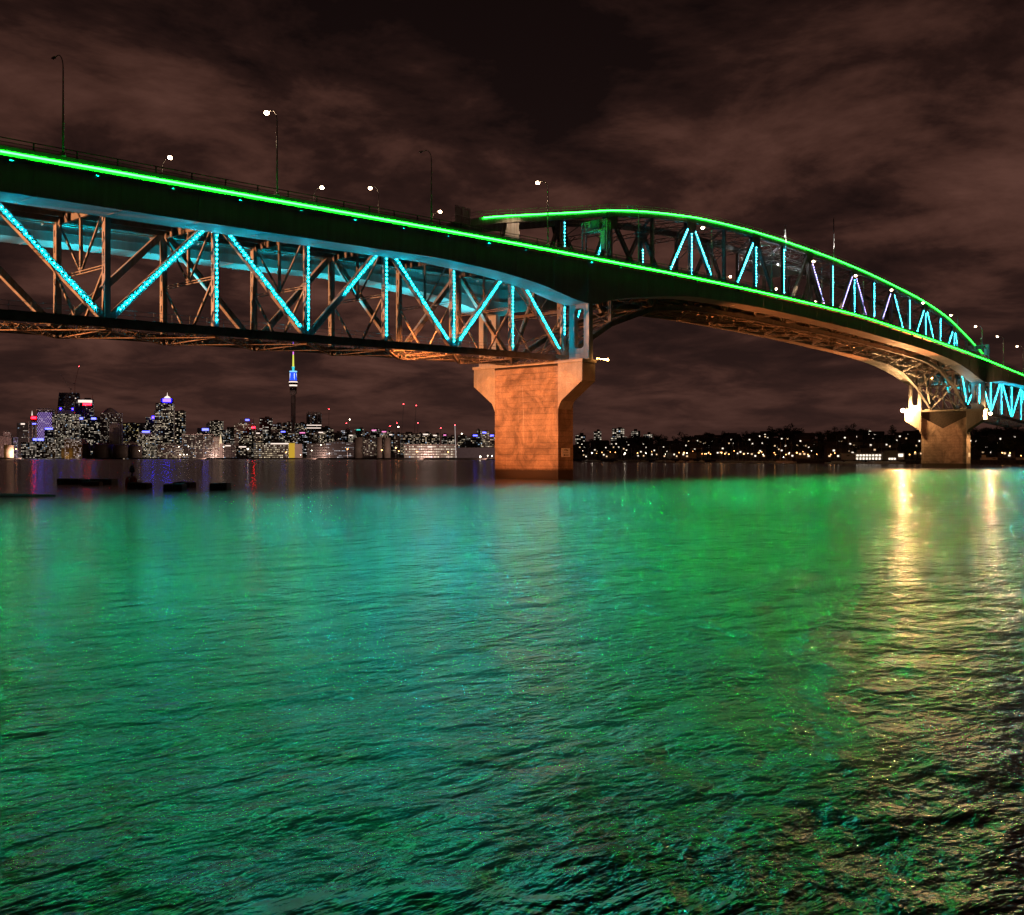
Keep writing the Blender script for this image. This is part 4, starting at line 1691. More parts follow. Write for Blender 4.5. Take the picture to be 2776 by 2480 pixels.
b.fins([225, 230, 235, 240, 246], WHITEM, 1.1, b.Z(1140), b.Z(1100))
b.pbox('sign', SIGN_WHITE, 213, 248, 1084, 1091, -1.0, -0.4)
b.pbox('sign', SIGN_RED, 225, 246, 1093, 1098, -1.0, -0.4)
mb = MB()
mb.tube([(b.X(249), 3, b.Z(1096)), (b.X(249), 3, b.Z(1070))], 0.5, 6)
mb.build('antenna', RED, b.r)
b.roof()
b = B('grid_tower', 'lit grid-fronted tower with a projecting centre bay, in front of the unfinished tower', 144, 211, 1121, 2560, 40)
b.box('wall', facade(3.0, 3.7, 0.25, 0.38, 2.6, 0.42, (1, .82, .6), (0.10, 0.09, 0.10)), -b.w / 2, b.w / 2, 6, b.d, 0, b.Z(1123))
b.pbox('centre_bay', facade(3.0, 3.7, 0.30, 0.42, 2.8, 0.42, (1, .85, .62), (0.10, 0.09, 0.10)), 158, 193, 1121, None, 0, 8)
b.fins([144.5, 150, 157.5, 164, 176, 187, 193.5, 200, 206, 210.5], TRIM, 0.8, 0, b.Z(1124))
zz = 8
while zz < b.Z(1126):
    b.box('floor_band', TRIM, b.X(158), b.X(193), -0.6, -0.02, zz - 0.3, zz + 0.3)
    zz += 9.2
b.pbox('drum', TRIM, 156, 199, 1112, 1121, 4, 30)
b.pbox('blue_light', SIGN_VIOLET, 163, 167, 1106, 1110, 3, 4)
b.pbox('blue_light', SIGN_VIOLET, 193, 197, 1106, 1110, 3, 4)
b = B('office_block', 'wide dark office block with two blue-white roof signs and lit floors', 212, 271, 1131, 2640, 45)
b.box('wall', facade(3.2, 3.8, 0.10, 0.26, 2.8, 0.34, (1, .85, .65), (0.025, 0.024, 0.028)), -b.w / 2, b.w / 2, 0, b.d, 0, b.h)
b.pbox('sign', SIGN_BLUE, 218, 226, 1131.5, 1137, -1, -0.4)
b.pbox('sign', SIGN_BLUE, 247, 259, 1131.5, 1137, -1, -0.4)
b.roof()
b = B('domed_tower', 'striped residential tower under a shallow conical roof', 274, 328, 1119, 2600, 40)
b.box('wall', facade(3.2, 3.4, 0.16, 0.10, 1.6, 0.36, (1, .78, .6), (0.34, 0.28, 0.26)), -b.w / 2, b.w / 2, 0, b.d, 0, b.h)
mb = MB()
mb.lathe([(b.w * 0.38, 0.01), (b.w * 0.38, 2.0), (b.w * 0.24, 8.0), (b.w * 0.12, 12.6), (0.3, 14.5)], 16, (b.X(297), b.d / 2, b.h))
mb.build('conical_roof', TRIM, b.r)
b.slabs(17, TRIM, 0.4)
b = B('slab_tower', 'plain beige slab tower with bright vertical edges, before the conical-roofed tower', 297, 330, 1151, 2530, 30)
b.box('wall', principled('beige_slab', (0.42, 0.36, 0.33), 0.7, 0, 0.08, 0.1), -b.w / 2, b.w / 2, 0, b.d, 0, b.h)
b.fins([298, 323, 329], WHITEM, 1.6)
b.pbox('roof_room', TRIM, 303, 320, 1146, 1151, 2, 20)
b = B('office_block', 'low block with a blue sign, left of the grid-fronted tower', 122, 143, 1160, 2530, 30)
b.box('wall', facade(3.2, 3.8, 0.1, 0.3, 2.0, 0.34, (1, .9, .8), (0.03, 0.03, 0.05)), -b.w / 2, b.w / 2, 0, b.d, 0, b.h)
b.pbox('sign', SIGN_BLUE, 123, 142, 1160, 1164, -1, -0.4)
b = B('signed_block', 'low wide block with large blue-white signs near the waterfront', 88, 120, 1188, 2500, 40)
b.box('wall', facade(3.2, 3.8, 0.25, 0.2, 2.0, 0.34, (1, .9, .8), (0.05, 0.05, 0.08)), -b.w / 2, b.w / 2, 0, b.d, 0, b.h)
b.pbox('sign', SIGN_BLUE, 91, 100, 1188, 1194, -1, -0.4)
b.pbox('sign', SIGN_BLUE, 102, 117, 1188, 1194, -1, -0.4)
b = B('apartment_block', 'low pinkish apartment block with a violet end wall', 177, 230, 1189, 2480, 30)
b.box('wall', facade(3.4, 3.2, 0.32, 0.1, 2.2, 0.42, (1, .75, .7), (0.30, 0.22, 0.26)), -b.w / 2, b.w / 2 - 10, 0, b.d, 0, b.h)
b.box('end_wall', principled('violet_wall', (0.30, 0.20, 0.50), 0.6), b.w / 2 - 10, b.w / 2, 0, b.d, 0, b.h)
b = B('podium_block', 'long low lit podium along the left waterfront', 62, 146, 1200, 2470, 30)
b.box('wall', facade(4, 4.0, 0.34, 0.3, 2.2, 0.34, (1, .82, .66), (0.12, 0.10, 0.11)), -b.w / 2, b.w / 2, 0, b.d, 0, b.h)
b.roof()
b = B('office_block', 'dark block with yellow-green windows right of the beige slab', 332, 379, 1147, 2660, 40)
b.box('wall', facade(3.2, 3.8, 0.14, 0.16, 2.0, 0.4, (1, .75, .25), (0.03, 0.03, 0.028)), -b.w / 2, b.w / 2, 0, b.d, 0, b.h)
b.roof()
b = B('office_block', 'stepped block with a blue rooftop lamp, left of the bank tower', 378, 424, 1146, 2660, 40)
b.box('wall', facade(3.2, 3.8, 0.12, 0.12, 2.0, 0.4, (1, .85, .7), (0.05, 0.045, 0.055)), -b.w / 2, b.w / 2, 0, b.d, 0, b.h)
b.pbox('upper_storey', facade(3.2, 3.8, 0.2, 0.2, 2.0, 0.4), 395, 422, 1130, 1146, 4, 30)
b.pbox('roof_lamp', SIGN_VIOLET, 411, 421, 1128, 1134, 2, 3)
b = B('bank_tower', 'tall tower with a glowing blue crown and a lit spire', 423, 469, 1092, 2600, 42)
b.box('wall', facade(3.0, 3.7, 0.16, 0.30, 3.0, 0.36, (1, .80, .55), (0.05, 0.045, 0.05)), -b.w / 2, b.w / 2, 0, b.d, 0, b.h)
b.pbox('crown', principled('blue_crown', (0.03, 0.03, 0.3), 0.4), 436, 467, 1079, 1092, 6, 34)
b.pbox('sign', SIGN_VIOLET, 441, 462, 1080.5, 1089, 4.5, 5.8)
mb = MB()
mb.lathe([(9, 0.01), (6, 4.5), (2, 7), (0.8, 8), (0.25, 16)], 12, (b.X(452), 18, b.Z(1079)))
mb.build('spire', SIGN_WHITE, b.r)
b.pbox('shoulder', facade(3.0, 3.7, 0.2, 0.2, 2.0), 419, 424, 1112, None, 5, 36)
b = B('residential_tower', 'dark slim residential tower right of the bank tower', 475, 501, 1114, 2640, 32)
b.box('wall', facade(4.2, 4.4, 0.20, 0.02, 3.0, 0.36, (1, .78, .5), (0.02, 0.019, 0.022)), -b.w / 2, b.w / 2, 0, b.d, 0, b.h)
b.roof()
b = B('office_block', 'bright warm-windowed low block with a blue sign, before the bank tower', 372, 418, 1178, 2480, 34)
b.box('wall', facade(3.0, 3.5, 0.35, 0.35, 2.6, 0.42, (1, .8, .55), (0.12, 0.10, 0.09)), -b.w / 2, b.w / 2, 0, b.d, 0, b.h)
b.pbox('roof_room', TRIM, 380, 410, 1172, 1178, 3, 20)
b.pbox('sign', SIGN_BLUE, 386, 405, 1168, 1172, 2, 3)
b = B('frame_building', 'long low building with a thin flat roof frame right of the dark slim tower', 496, 577, 1178, 2480, 34)
b.box('wall', facade(3.6, 3.8, 0.22, 0.18, 2.4, 0.40, (1, .78, .55), (0.05, 0.045, 0.045)), -b.w / 2 + 1, b.w / 2 - 1, 2, b.d, 0, b.h - 1.5)
b.box('roof_slab', WHITEM, -b.w / 2 - 1, b.w / 2 + 1, -1, b.d, b.h, b.h + 0.9)
b.fins([496.5, 531, 552, 576.5], TRIM, 1.0)
b = B('striped_block', 'small block with bright horizontal stripes beside the lit church spire', 577, 596, 1184, 2480, 30)
b.box('wall', facade(8, 3.6, 0.5, 0.5, 1.8, 0.34, (1, .8, .6), (0.32, 0.27, 0.24)), -b.w / 2, b.w / 2, 0, b.d, 0, b.h)
b = B('church', 'floodlit church spire beside the striped block', 595, 606, 1202, 2470, 20)
b.box('nave', TRIM, -b.w / 2, b.w / 2, 0, b.d, 0, b.h)
mb = MB()
mb.lathe([(4.0, 0), (3.6, 10), (0.15, 33)], 8, (b.X(598), 4, b.Z(1212)))
mb.build('spire', emis('floodlit_stone', (1.0, 0.75, 0.45), 0.9, False), b.r)  # floodlighting put into the spire's own colour as emission
b = B('office_block', 'dark block with a blue-white top sign behind the long framed building', 535, 567, 1160, 2660, 30)
b.box('wall', facade(3.2, 3.8, 0.08, 0.1, 2.0), -b.w / 2, b.w / 2, 0, b.d, 0, b.h)
b.pbox('sign', SIGN_BLUE, 548, 565, 1161, 1167, -1, -0.4)
b = B('slab_tower', 'thin pale blank slab tower behind the long framed building', 559, 569, 1148, 2700, 30)
b.box('wall', principled('pale_slab', (0.5, 0.42, 0.42), 0.7, 0, 0.08, 0.1), -b.w / 2, b.w / 2, 0, b.d, 0, b.h)
b.roof()
b = B('residential_tower', 'rounded residential tower with scattered lights, left of the stepped tower', 570, 604, 1141, 2640, 34)
b.box('wall', facade(3.6, 3.4, 0.30, 0.05, 2.4, 0.4, (1, .8, .55), (0.06, 0.05, 0.05)), -b.w / 2, b.w / 2, 0, b.d, 0, b.h)
b.roof()
b = B('office_block', 'dim terraced block between the rounded and the stepped towers', 602, 637, 1165, 2600, 34)
b.box('wall', facade(3.6, 3.4, 0.12, 0.25, 2.0, 0.4, (1, .85, .7), (0.06, 0.055, 0.055)), -b.w / 2, b.w / 2, 0, b.d, 0, b.h)
b.pbox('upper_storey', ROOFM, 615, 637, 1157, 1165, 5, 28)
b = B('stepped_tower', 'stepped office tower with a blue sign on its dark crown', 636, 690, 1147, 2560, 40)
b.box('wall', facade(3.2, 3.7, 0.10, 0.26, 2.6, 0.36, (1, .8, .55), (0.14, 0.115, 0.10)), -b.w / 2, b.w / 2, 0, b.d, 0, b.h)
b.pbox('crown', ROOFM, 650, 686, 1135, 1147, 4, 34)
b.pbox('sign', SIGN_BLUE, 665, 675, 1136, 1140, 2.5, 3.5)
b = B('office_block', 'small block with a red roof sign right of the stepped tower', 683, 699, 1160, 2540, 28)
b.box('wall', facade(3.4, 3.6, 0.25, 0.1, 2.2), -b.w / 2, b.w / 2, 0, b.d, 0, b.h)
b.pbox('sign', SIGN_RED, 683, 692, 1156, 1161, -1, -0.4)
b = B('hotel_tower', 'dark glass tower with white bands and ribs right of the observation tower', 831, 871, 1119, 2700, 40)
b.box('wall', facade(3.2, 3.6, 0.05, 0.0, 1.6, 0.5, (1, .85, .7), (0.05, 0.045, 0.05)), -b.w / 2, b.w / 2, 0, b.d, 0, b.h)
b.fins([841, 845, 860, 870.5], WHITEM, 0.9)
for py in (1122, 1152.5, 1160):
    b.box('bright_band', SIGN_WHITE if py > 1130 else TRIM, -b.w / 2, b.w / 2, -0.8, -0.02, b.Z(py) - 1.0, b.Z(py) + 1.0)
b.pbox('crown', TRIM, 835, 867, 1115, 1119, 4, 30)

# --- observation tower
z_ = 2750.0
k_ = z_ / FPX
r = empty('observation_tower', far(795, z_, 12), FACE)
tag(r, 'slender concrete observation tower with a blue-lit pod and rainbow-lit mast', 'tower')


def TZ(py):
    return elev(py, z_) - 12


TCON = principled('tower_concrete', (0.34, 0.31, 0.30), 0.7, 0, 0.1, 0.1)
mb = MB()
mb.lathe([(8.5, 0), (6.6, 25), (6.2, TZ(1071))], 20)
mb.build('shaft', TCON, r, True)
for a in range(8):
    mb = MB()
    an = R(a * 45 + 10)
    mb.beam((math.cos(an) * 14, math.sin(an) * 14, 0), (math.cos(an) * 6.5, math.sin(an) * 6.5, 42), 1.6, 2.4, (1, 0, 0))
    mb.build('buttress', TCON, r)
for nm, mt, prof in (
        ('pod_base', TCON, [(6.2, TZ(1071)), (9.3, TZ(1066)), (9.6, TZ(1058))]),
        ('pod_glass', GLASS, [(9.6, TZ(1057.9)), (9.9, TZ(1050))]),
        ('pod_collar', TCON, [(10.0, TZ(1049.9)), (10.2, TZ(1047))]),
        ('lit_deck', SIGN_WHITE, [(10.0, TZ(1046.9)), (11.2, TZ(1043))]),
        ('dark_deck', GLASS, [(11.2, TZ(1042.9)), (12.6, TZ(1037))]),
        ('lit_deck', SIGN_WHITE, [(12.2, TZ(1036.9)), (11.6, TZ(1034))]),
        ('deck_ring', TCON, [(16.5, TZ(1033.9)), (16.5, TZ(1032.6)), (11, TZ(1031.8))]),
        ('pod_blue', emis('pod_blue_light', (0.03, 0.10, 1.0), 1.1, False), [(10.2, TZ(1031.7)), (9.6, TZ(1024)), (8.4, TZ(1012)), (8.6, TZ(1009))]),
        ('pod_rim', emis('pod_rim_light', (0.25, 0.65, 0.95), 1.2, False), [(10.4, TZ(1008.9)), (10.4, TZ(1005.5)), (4, TZ(1004.8))]),
        ('mast_base', emis('mast_teal_light', (0.05, 0.75, 0.8), 1.0, False), [(2.9, TZ(1004.7)), (3.2, TZ(996)), (4.6, TZ(995)), (4.2, TZ(993.9))]),
        ('mast', emis('mast_yellow_light', (0.75, 0.78, 0.10), 1.1, False), [(2.6, TZ(993.8)), (2.2, TZ(983)), (1.7, TZ(961))]),
        ('mast_tip', emis('mast_magenta_light', (0.85, 0.20, 0.85), 1.3, False), [(1.6, TZ(960.9)), (1.3, TZ(945)), (1.0, TZ(935))]),
        ('needle', emis('mast_violet_light', (0.35, 0.12, 1.0), 1.2, False), [(0.9, TZ(934.9)), (0.3, TZ(918))])):
    mb = MB()
    mb.lathe(prof, 20)
    mb.build(nm, mt, r, True)
mb = MB()
for a in range(4):
    an = R(a * 90 + 30)
    mb.box(math.cos(an) * 9.2 - 0.6, math.cos(an) * 9.2 + 0.6, math.sin(an) * 9.2 - 0.6, math.sin(an) * 9.2 + 0.6, TZ(1030), TZ(1012))
mb.build('pod_light_column', emis('pod_white_light', (0.75, 0.85, 1.0), 1.6, False), r)

# --- the rest of the skyline: lower blocks, each its own size and lights
styles = {
    'a': lambda: facade(random.uniform(3, 4.2), random.uniform(3.1, 3.6), random.uniform(0.22, 0.42), 0.04, random.uniform(1.8, 2.8), 0.40, random.choice([(1, .78, .5), (1, .85, .62), (1, .7, .42)]), (0.10, 0.085, 0.08)),
    'o': lambda: facade(random.uniform(3, 4), random.uniform(3.6, 4.0), 0.08, random.uniform(0.2, 0.42), random.uniform(1.8, 2.8), 0.36, random.choice([(1, .9, .75), (1, .82, .55), (.9, .9, 1)]), (0.07, 0.065, 0.07)),
    'd': lambda: facade(4, 3.8, 0.08, 0.03, 1.8, 0.36, (1, .8, .55), (0.04, 0.036, 0.036)),
    'p': lambda: facade(4.2, 3.6, 0.16, 0.05, 1.8, 0.36, (1, .75, .5), (0.30, 0.25, 0.23)),
}
noun = {'a': 'apartment block with dense warm windows', 'o': 'office block with bands of lit floors', 'd': 'dark block with few lights', 'p': 'pale-walled block'}
fill = [(704, 737, 1133, 2640, 'o'), (737, 766, 1149, 2600, 'o'), (766, 789, 1146, 2620, 'p'), (801, 831, 1148, 2640, 'a'), (870, 893, 1158, 2640, 'd'), (893, 905, 1164, 2600, 'a'),
        (690, 712, 1172, 2480, 'a'), (735, 757, 1164, 2480, 'p'), (757, 782, 1168, 2470, 'a'), (780, 806, 1174, 2440, 'a'), (806, 838, 1171, 2460, 'o'), (838, 862, 1174, 2430, 'p'),
        (858, 886, 1170, 2470, 'a'), (905, 927, 1173, 2450, 'd'), (925, 950, 1166, 2520, 'o'), (944, 962, 1178, 2420, 'a'), (962, 985, 1163, 2540, 'a'), (984, 1004, 1172, 2450, 'p'),
        (1002, 1030, 1164, 2500, 'o'), (1030, 1056, 1168, 2430, 'a'), (1052, 1070, 1176, 2380, 'd'), (1068, 1088, 1176, 2300, 'p'), (1088, 1138, 1175, 2250, 'a'), (1132, 1142, 1176, 2260, 'p'),
        (1141, 1171, 1175, 2240, 'a'), (1170, 1192, 1178, 2230, 'a'), (1199, 1215, 1177, 2250, 'o'), (1213, 1236, 1184, 2180, 'a'), (1240, 1262, 1180, 2200, 'a'), (1262, 1282, 1188, 2150, 'o'),
        (1277, 1304, 1178, 2150, 'd'), (1291, 1305, 1166, 2250, 'a'), (1304, 1325, 1170, 2130, 'a'), (1325, 1346, 1178, 2100, 'a'), (986, 1018, 1190, 2300, 'a'), (905, 925, 1196, 2300, 'o'),
        (684, 782, 1200, 2330, 'o'), (832, 884, 1204, 2280, 'd'), (884, 960, 1200, 2290, 'o'), (428, 494, 1206, 2420, 'a'), (335, 372, 1199, 2440, 'p'), (605, 636, 1206, 2420, 'd'),
        (640, 682, 1209, 2390, 'p'), (1346, 1400, 1186, 2050, 'a'), (1380, 1440, 1182, 2150, 'o'), (1440, 1500, 1188, 2000, 'a')]
fill.sort(key=lambda q: q[0])
for i, (x0, x1, yt, z, st) in enumerate(fill):
    b = B('city_block', noun[st] + ', ' + ORD[i] + ' city filler from the left', x0, x1, yt, z, random.uniform(18, 34), 'mid-rise blocks of the skyline', yaw=random.uniform(-0.12, 0.12))
    b.r['label'] = noun[st] + ', ' + ORD[i] + ' of the mid-rise blocks from the left'
    if st == 'o' and random.random() < 0.5:
        b.box('wall', styles[st](), -b.w / 2, b.w / 2, 0, b.d, 0, b.h * 0.9)
        b.box('upper_storey', styles[st](), -b.w * 0.35, b.w * 0.4, 2, b.d - 2, b.h * 0.9, b.h)
    else:
        b.box('wall', styles[st](), -b.w / 2, b.w / 2, 0, b.d, 0, b.h)
    b.roof()
    if random.random() < 0.35:
        b.box('sign', random.choice([SIGN_WHITE, SIGN_WHITE, SIGN_WHITE, SIGN_PINK, SIGN_TEAL, SIGN_BLUE]), -b.w * 0.3, b.w * 0.15, -0.7, -0.2, b.h - 3.2, b.h - 0.6)

b = B('terminal', 'long low terminal with rows of lit windows on the central waterfront', 1096, 1240, 1206, 2000, 40)
b.box('wall', facade(3.4, 5.2, 0.55, 0.5, 2.4, 0.42, (1, .85, .62), (0.20, 0.17, 0.15)), -b.w / 2, b.w / 2, 0, b.d, 0, b.h)
b.box('roof', TRIM, -b.w / 2 - 2, b.w / 2 + 2, -2, b.d + 2, b.h, b.h + 0.8)
b.pbox('lit_bay', SIGN_WHITE, 1159, 1172, 1209, 1213, -0.6, -0.1)
b = B('warehouse', 'long dark warehouse right of the white mast on the waterfront', 1238, 1360, 1214, 1850, 40)
b.box('wall', principled('dark_cladding', (0.06, 0.06, 0.08), 0.6, 0, 0.15, 0.2), -b.w / 2, b.w / 2, 0, b.d, 0, b.h)
b.box('roof', ROOFM, -b.w / 2 - 1, b.w / 2 + 1, -1, b.d + 1, b.h, b.h + 0.6)
b = B('waterfront_hall', 'low hall with a bright canopy edge and a yellow end wall', 690, 818, 1202, 2280, 30)
b.box('wall', facade(3.6, 4.4, 0.35, 0.5, 2.2, 0.4, (1, .8, .5), (0.10, 0.09, 0.08)), -b.w / 2, b.X(782), 0, b.d, 0, b.h)
b.pbox('canopy', SIGN_WHITE, 735, 782, 1201, 1204, -3, -1)
b.pbox('yellow_wall', emis('yellow_floodlit_wall', (1.0, 0.62, 0.06), 0.55, False), 782, 798, 1201, None, -1, 10)  # wall emits yellow in place of light falling on it
b.pbox('brown_wall', TRIM, 798, 818, 1203, None, 0, 20)

# --- tanks and silos on the wharf
TANKM = principled('tank_paint', (0.24, 0.22, 0.19), 0.6, 0, 0.15, 0.1)
TANKO = principled('tank_cream', (0.55, 0.46, 0.34), 0.6, 0, 0.12, 0.1)


def tank(x0, x1, yt, z, label, mat, dome=0.1, cat='storage tank', nm='storage_tank'):
    p = far((x0 + x1) / 2, z, 2.6)
    rr = (x1 - x0) / 2 / FPX * z
    h = elev(yt, z) - 2.6
    r = empty(nm, p)
    tag(r, label, cat, 'tanks and silos on the wharf')
    mb = MB()
    mb.lathe([(rr, 0), (rr, h)], 24)
    mb.build('shell', mat, r, True)
    mb = MB()
    mb.lathe([(rr * 1.01, h + 0.002), (rr * 1.01, h + 0.3), (rr * 0.6, h + rr * dome), (0.3, h + rr * dome * 1.5)], 24)
    mb.build('roof', mat, r)
    mb = MB()
    for k in range(int(h / 1.2)):
        mb.box(-0.3, 0.3, -rr - 0.12, -rr - 0.05, k * 1.2, k * 1.2 + 0.15)
    mb.box(-0.36, -0.3, -rr - 0.15, -rr - 0.02, 0, h)
    mb.box(0.3, 0.36, -rr - 0.15, -rr - 0.02, 0, h)
    mb.build('ladder', GALV, r)
    return r


tank(12, 36, 1207, 2590, 'cream storage tank lit orange at the far left of the wharf', TANKO)
tank(166, 174, 1215, 2480, 'narrow silo lit orange, left of the middle trio', TANKO)
tank(174.5, 181, 1216, 2480, 'narrow silo lit orange, middle of the trio', TANKO)
tank(187, 200, 1214, 2480, 'narrow silo lit orange, right of the trio', TANKO)
tank(224, 245, 1203, 2450, 'dark upright tank left of the broad tank', TANKM)
tank(254, 306, 1205, 2440, 'broad dark squat tank with a domed roof', TANKM)
tank(308, 352, 1207, 2430, 'broad dark tank, second from the beige slab tower', TANKM)
tank(353, 384, 1209, 2430, 'dark tank right of the two broad ones', TANKM)
tank(960, 983, 1186, 2080, 'lone tall dark silo left of the silo pair', TANKM, 0.05)
tank(1020, 1039, 1185, 2040, 'left silo of the tall dark pair', TANKM, 0.05)
tank(1040, 1059, 1187, 2030, 'right silo of the tall dark pair', TANKM, 0.05)

# --- slender crane masts with red lamps, flag mast
for i, (x0, y0, x1, y1, z) in enumerate([(1088, 1182, 1094, 1095, 2350), (1123, 1178, 1128, 1099, 2350), (1132, 1180, 1133, 1146, 2300), (1192, 1182, 1195, 1160, 2300), (891, 1170, 892, 1109, 2600),
                                         (944, 1165, 939, 1147, 2500), (1057, 1170, 1057.5, 1155, 2400), (1075, 1175, 1076, 1147, 2400)]):
    p = far(x0, z, elev(y0, z) - 6)
    r = empty('crane_mast', p, FACE)
    tag(r, 'thin dark crane mast with a red lamp, ' + ORD[i] + ' of its kind counted in the skyline', 'crane', 'crane masts over the city')
    k_ = z / FPX
    top = ((x1 - x0) * k_, 0, (y0 - y1) * k_ + 6)
    mb = MB()
    lattice(mb, (0, 0, 0), top, 1.0, (1, 0, 0), 0.4, 2.5)
    mb.build('mast', ROOFM, r)
    mb = MB()
    mb.ball(top, 0.9, 8)
    mb.build('lamp', RED_BEACON, r)
# low ends of the cranes rest on the blocks below them
r = empty('flag_mast', far(1236, 1960, 2.5), FACE)
tag(r, 'tall white mast with a red lamp on the central waterfront', 'mast')
mb = MB()
mb.tube([(0, 0, 0), (-2.0, 0, elev(1153, 1960) - 2.5)], [0.7, 0.45], 8)
mb.build('pole', emis('lit_white_mast', (1.0, 0.85, 0.8), 0.5, False), r, True)  # pole glows by itself, its lighting put into the material
mb = MB()
mb.ball((-2.0, 0, elev(1153, 1960) - 2), 0.8, 8)
mb.build('lamp', RED_BEACON, r)

# --- right shore: towers behind the hill
for i, (x0, x1, yt, z, st, lb) in enumerate([
        (1560, 1588, 1180, 1700, 'a', 'lit building site block just right of the near pier'), (1610, 1630, 1170, 1800, 'a', 'narrow lit tower above the trees right of the near pier'),
        (1660, 1692, 1162, 1800, 'a', 'tallest bright stepped tower above the wooded shore'), (1712, 1736, 1169, 1800, 'a', 'lit tower right of the stepped one above the trees'),
        (1746, 1769, 1178, 1780, 'a', 'last and lowest lit tower of the wooded shore')]):
    b = B('apartment_tower', lb, x0, x1, yt, z, 22, 'towers over the wooded shore')
    b.box('wall', facade(3.6, 3.3, 0.36, 0.08, 2.6, 0.42, (1, .85, .65), (0.06, 0.05, 0.05)), -b.w / 2, b.w / 2, 0, b.d, 0, b.h)
    if i == 2:
        b.pbox('lower_wing', facade(3.6, 3.3, 0.4, 0.2, 2.6, 0.42, (1, .85, .65), (0.06, 0.05, 0.05)), 1655, 1700, 1184, None, -8, 0)
    b.roof()
r = empty('tower_crane', far(1566, 1705, elev(1181, 1705)), FACE)
tag(r, 'small luffing crane over the building site right of the near pier', 'crane', 'tower cranes')
mb = MB()
lattice(mb, (0, 0, -3), (0, 0, 3), 1.0, (1, 0, 0), 0.2, 1.5)
mb.build('mast', GALV, r)
mb = MB()
lattice(mb, (0, 0, 2), (12, 0, 12), 0.8, (-0.6, 0, 0.7), 0.2, 1.5)
mb.build('jib', GALV, r)

# --- clubhouse on the right waterfront
b = B('clubhouse', 'white two-storey waterfront clubhouse with lit windows left of the far pier', 2285, 2446, 1219, 636, 14, base=2.6)
PINKW = principled('warm_white_wall', (0.62, 0.5, 0.44), 0.6, 0, 0.08, 0.3)
GREYW = principled('grey_green_wall', (0.30, 0.32, 0.29), 0.6, 0, 0.1, 0.3)
zb0 = b.Z(1248)
b.box('left_wing', PINKW, b.X(2286), b.X(2322), 0, b.d, 0, b.Z(1230))
b.box('middle_wing', WHITEM, b.X(2322), b.X(2390), 1.0, b.d, 0, b.Z(1229))
b.box('right_wing', GREYW, b.X(2390), b.X(2430), -0.5, b.d, 0, b.Z(1227))
b.box('upper_storey', GREYW, b.X(2396), b.X(2430), 1, b.d, b.Z(1227), b.Z(1221))
b.box('bright_end', WHITEM, b.X(2430), b.X(2446), 0.2, b.d, 0, b.Z(1228))
b.box('roof_edge', TRIM, b.X(2284), b.X(2392), -0.5, b.d + 0.5, b.Z(1230), b.Z(1229) + 0.35)
b.box('roof_room', PINKW, b.X(2328), b.X(2336), 2, 6, b.Z(1229) + 0.36, b.Z(1219))
b.box('balcony', WHITEM, b.X(2320), b.X(2391), -1.2, 1.0, b.Z(1238.5) - 0.12, b.Z(1238.5) + 0.1)
for k in range(8):
    x_ = b.X(2324 + k * 8.2)
    b.box('window', WIN_WHITE, x_, x_ + 1.35, 0.93, 0.98, b.Z(1236.5), b.Z(1231.8))
    b.box('window', WIN_WHITE, x_, x_ + 1.1, 0.93, 0.98, b.Z(1246), b.Z(1240))
for k in range(6):
    x_ = b.X(2299 + k * 3.6)
    b.box('window', GLASS, x_, x_ + 0.6, -0.06, -0.02, b.Z(1237), b.Z(1232.5))
for k in range(3):
    x_ = b.X(2406 + k * 6.5)
    b.box('window', WIN_WHITE, x_, x_ + 1.2, -0.57, -0.52, b.Z(1246), b.Z(1241))
b.box('window', WIN_WHITE, b.X(2431), b.X(2443), 0.12, 0.17, b.Z(1238), b.Z(1230))
b = B('boat_shed', 'low pale boat shed with a small tower right of the far pier', 2662, 2702, 1240, 590, 8, base=2.6)
b.box('wall', PINKW, -b.w / 2, b.w / 2, 0, b.d, 0, b.h)
b.box('tower', PINKW, b.X(2664), b.X(2674), 1, 5, b.h, b.Z(1233))
b.box('window', GLASS, b.X(2690), b.X(2698), -0.06, -0.02, 0.5, b.h - 0.5)
b = B('boat_shed', 'pale boat shed at the right edge of the frame', 2760, 2800, 1240, 578, 8, base=2.6)
b.box('wall', PINKW, -b.w / 2, b.w / 2, 0, b.d, 0, b.h)
b.box('roof', ROOFM, -b.w / 2 - 0.3, b.w / 2 + 0.3, -0.3, b.d + 0.3, b.h, b.h + 0.3)
b = B('monument', 'small floodlit white tower on the hilltop left of the far pier', 2352, 2361, 1168, 1150, 4)
b.box('tower', WIN_WHITE, -b.w / 2, b.w / 2, 0, b.d, 0, b.h)  # whole tower emits, imitating floodlight with the window glow
mb = MB()
mb.lathe([(1.0, 0.01), (0.2, 3.0)], 8, (0, 2, b.h))
mb.build('spire', TRIM, b.r)

# --- houses on the hillside: three house meshes shared by many
hk = []
for k in range(4):
    r = empty('house', (0, 0, -500))
    wv, dv, hv = 9 + 2 * k, 8, 5 + (k % 2) * 2.5
    mb = MB()
    mb.box(-wv / 2, wv / 2, 0, dv, -3, hv)
    w_ = mb.build('wall', principled('house_wall_%d' % k, [(0.3, .28, .25), (0.22, .2, .2), (.4, .38, .36), (.15, .13, .12)][k], 0.8), r)
    mb = MB()
    mb.prism_x([(-0.5, hv), (dv + 0.5, hv), (dv / 2, hv + 2.6)], -wv / 2 - 0.4, wv / 2 + 0.4)
    mb.build('roof', ROOFM, r)
    for j in range(2 + k % 2):
        mb = MB()
        a = -wv / 2 + 1 + j * 3.2
        zz = 1.2 if (j + k) % 2 else hv - 2.2
        mb.box(a, a + 1.5, -0.08, -0.03, zz, zz + 1.2)
        mb.build('window', WIN_WHITE if (j + k) % 3 else WIN_WARM, r)
    hk.append((r, kid_table(r)))
cnt = 0
first = [True] * 4
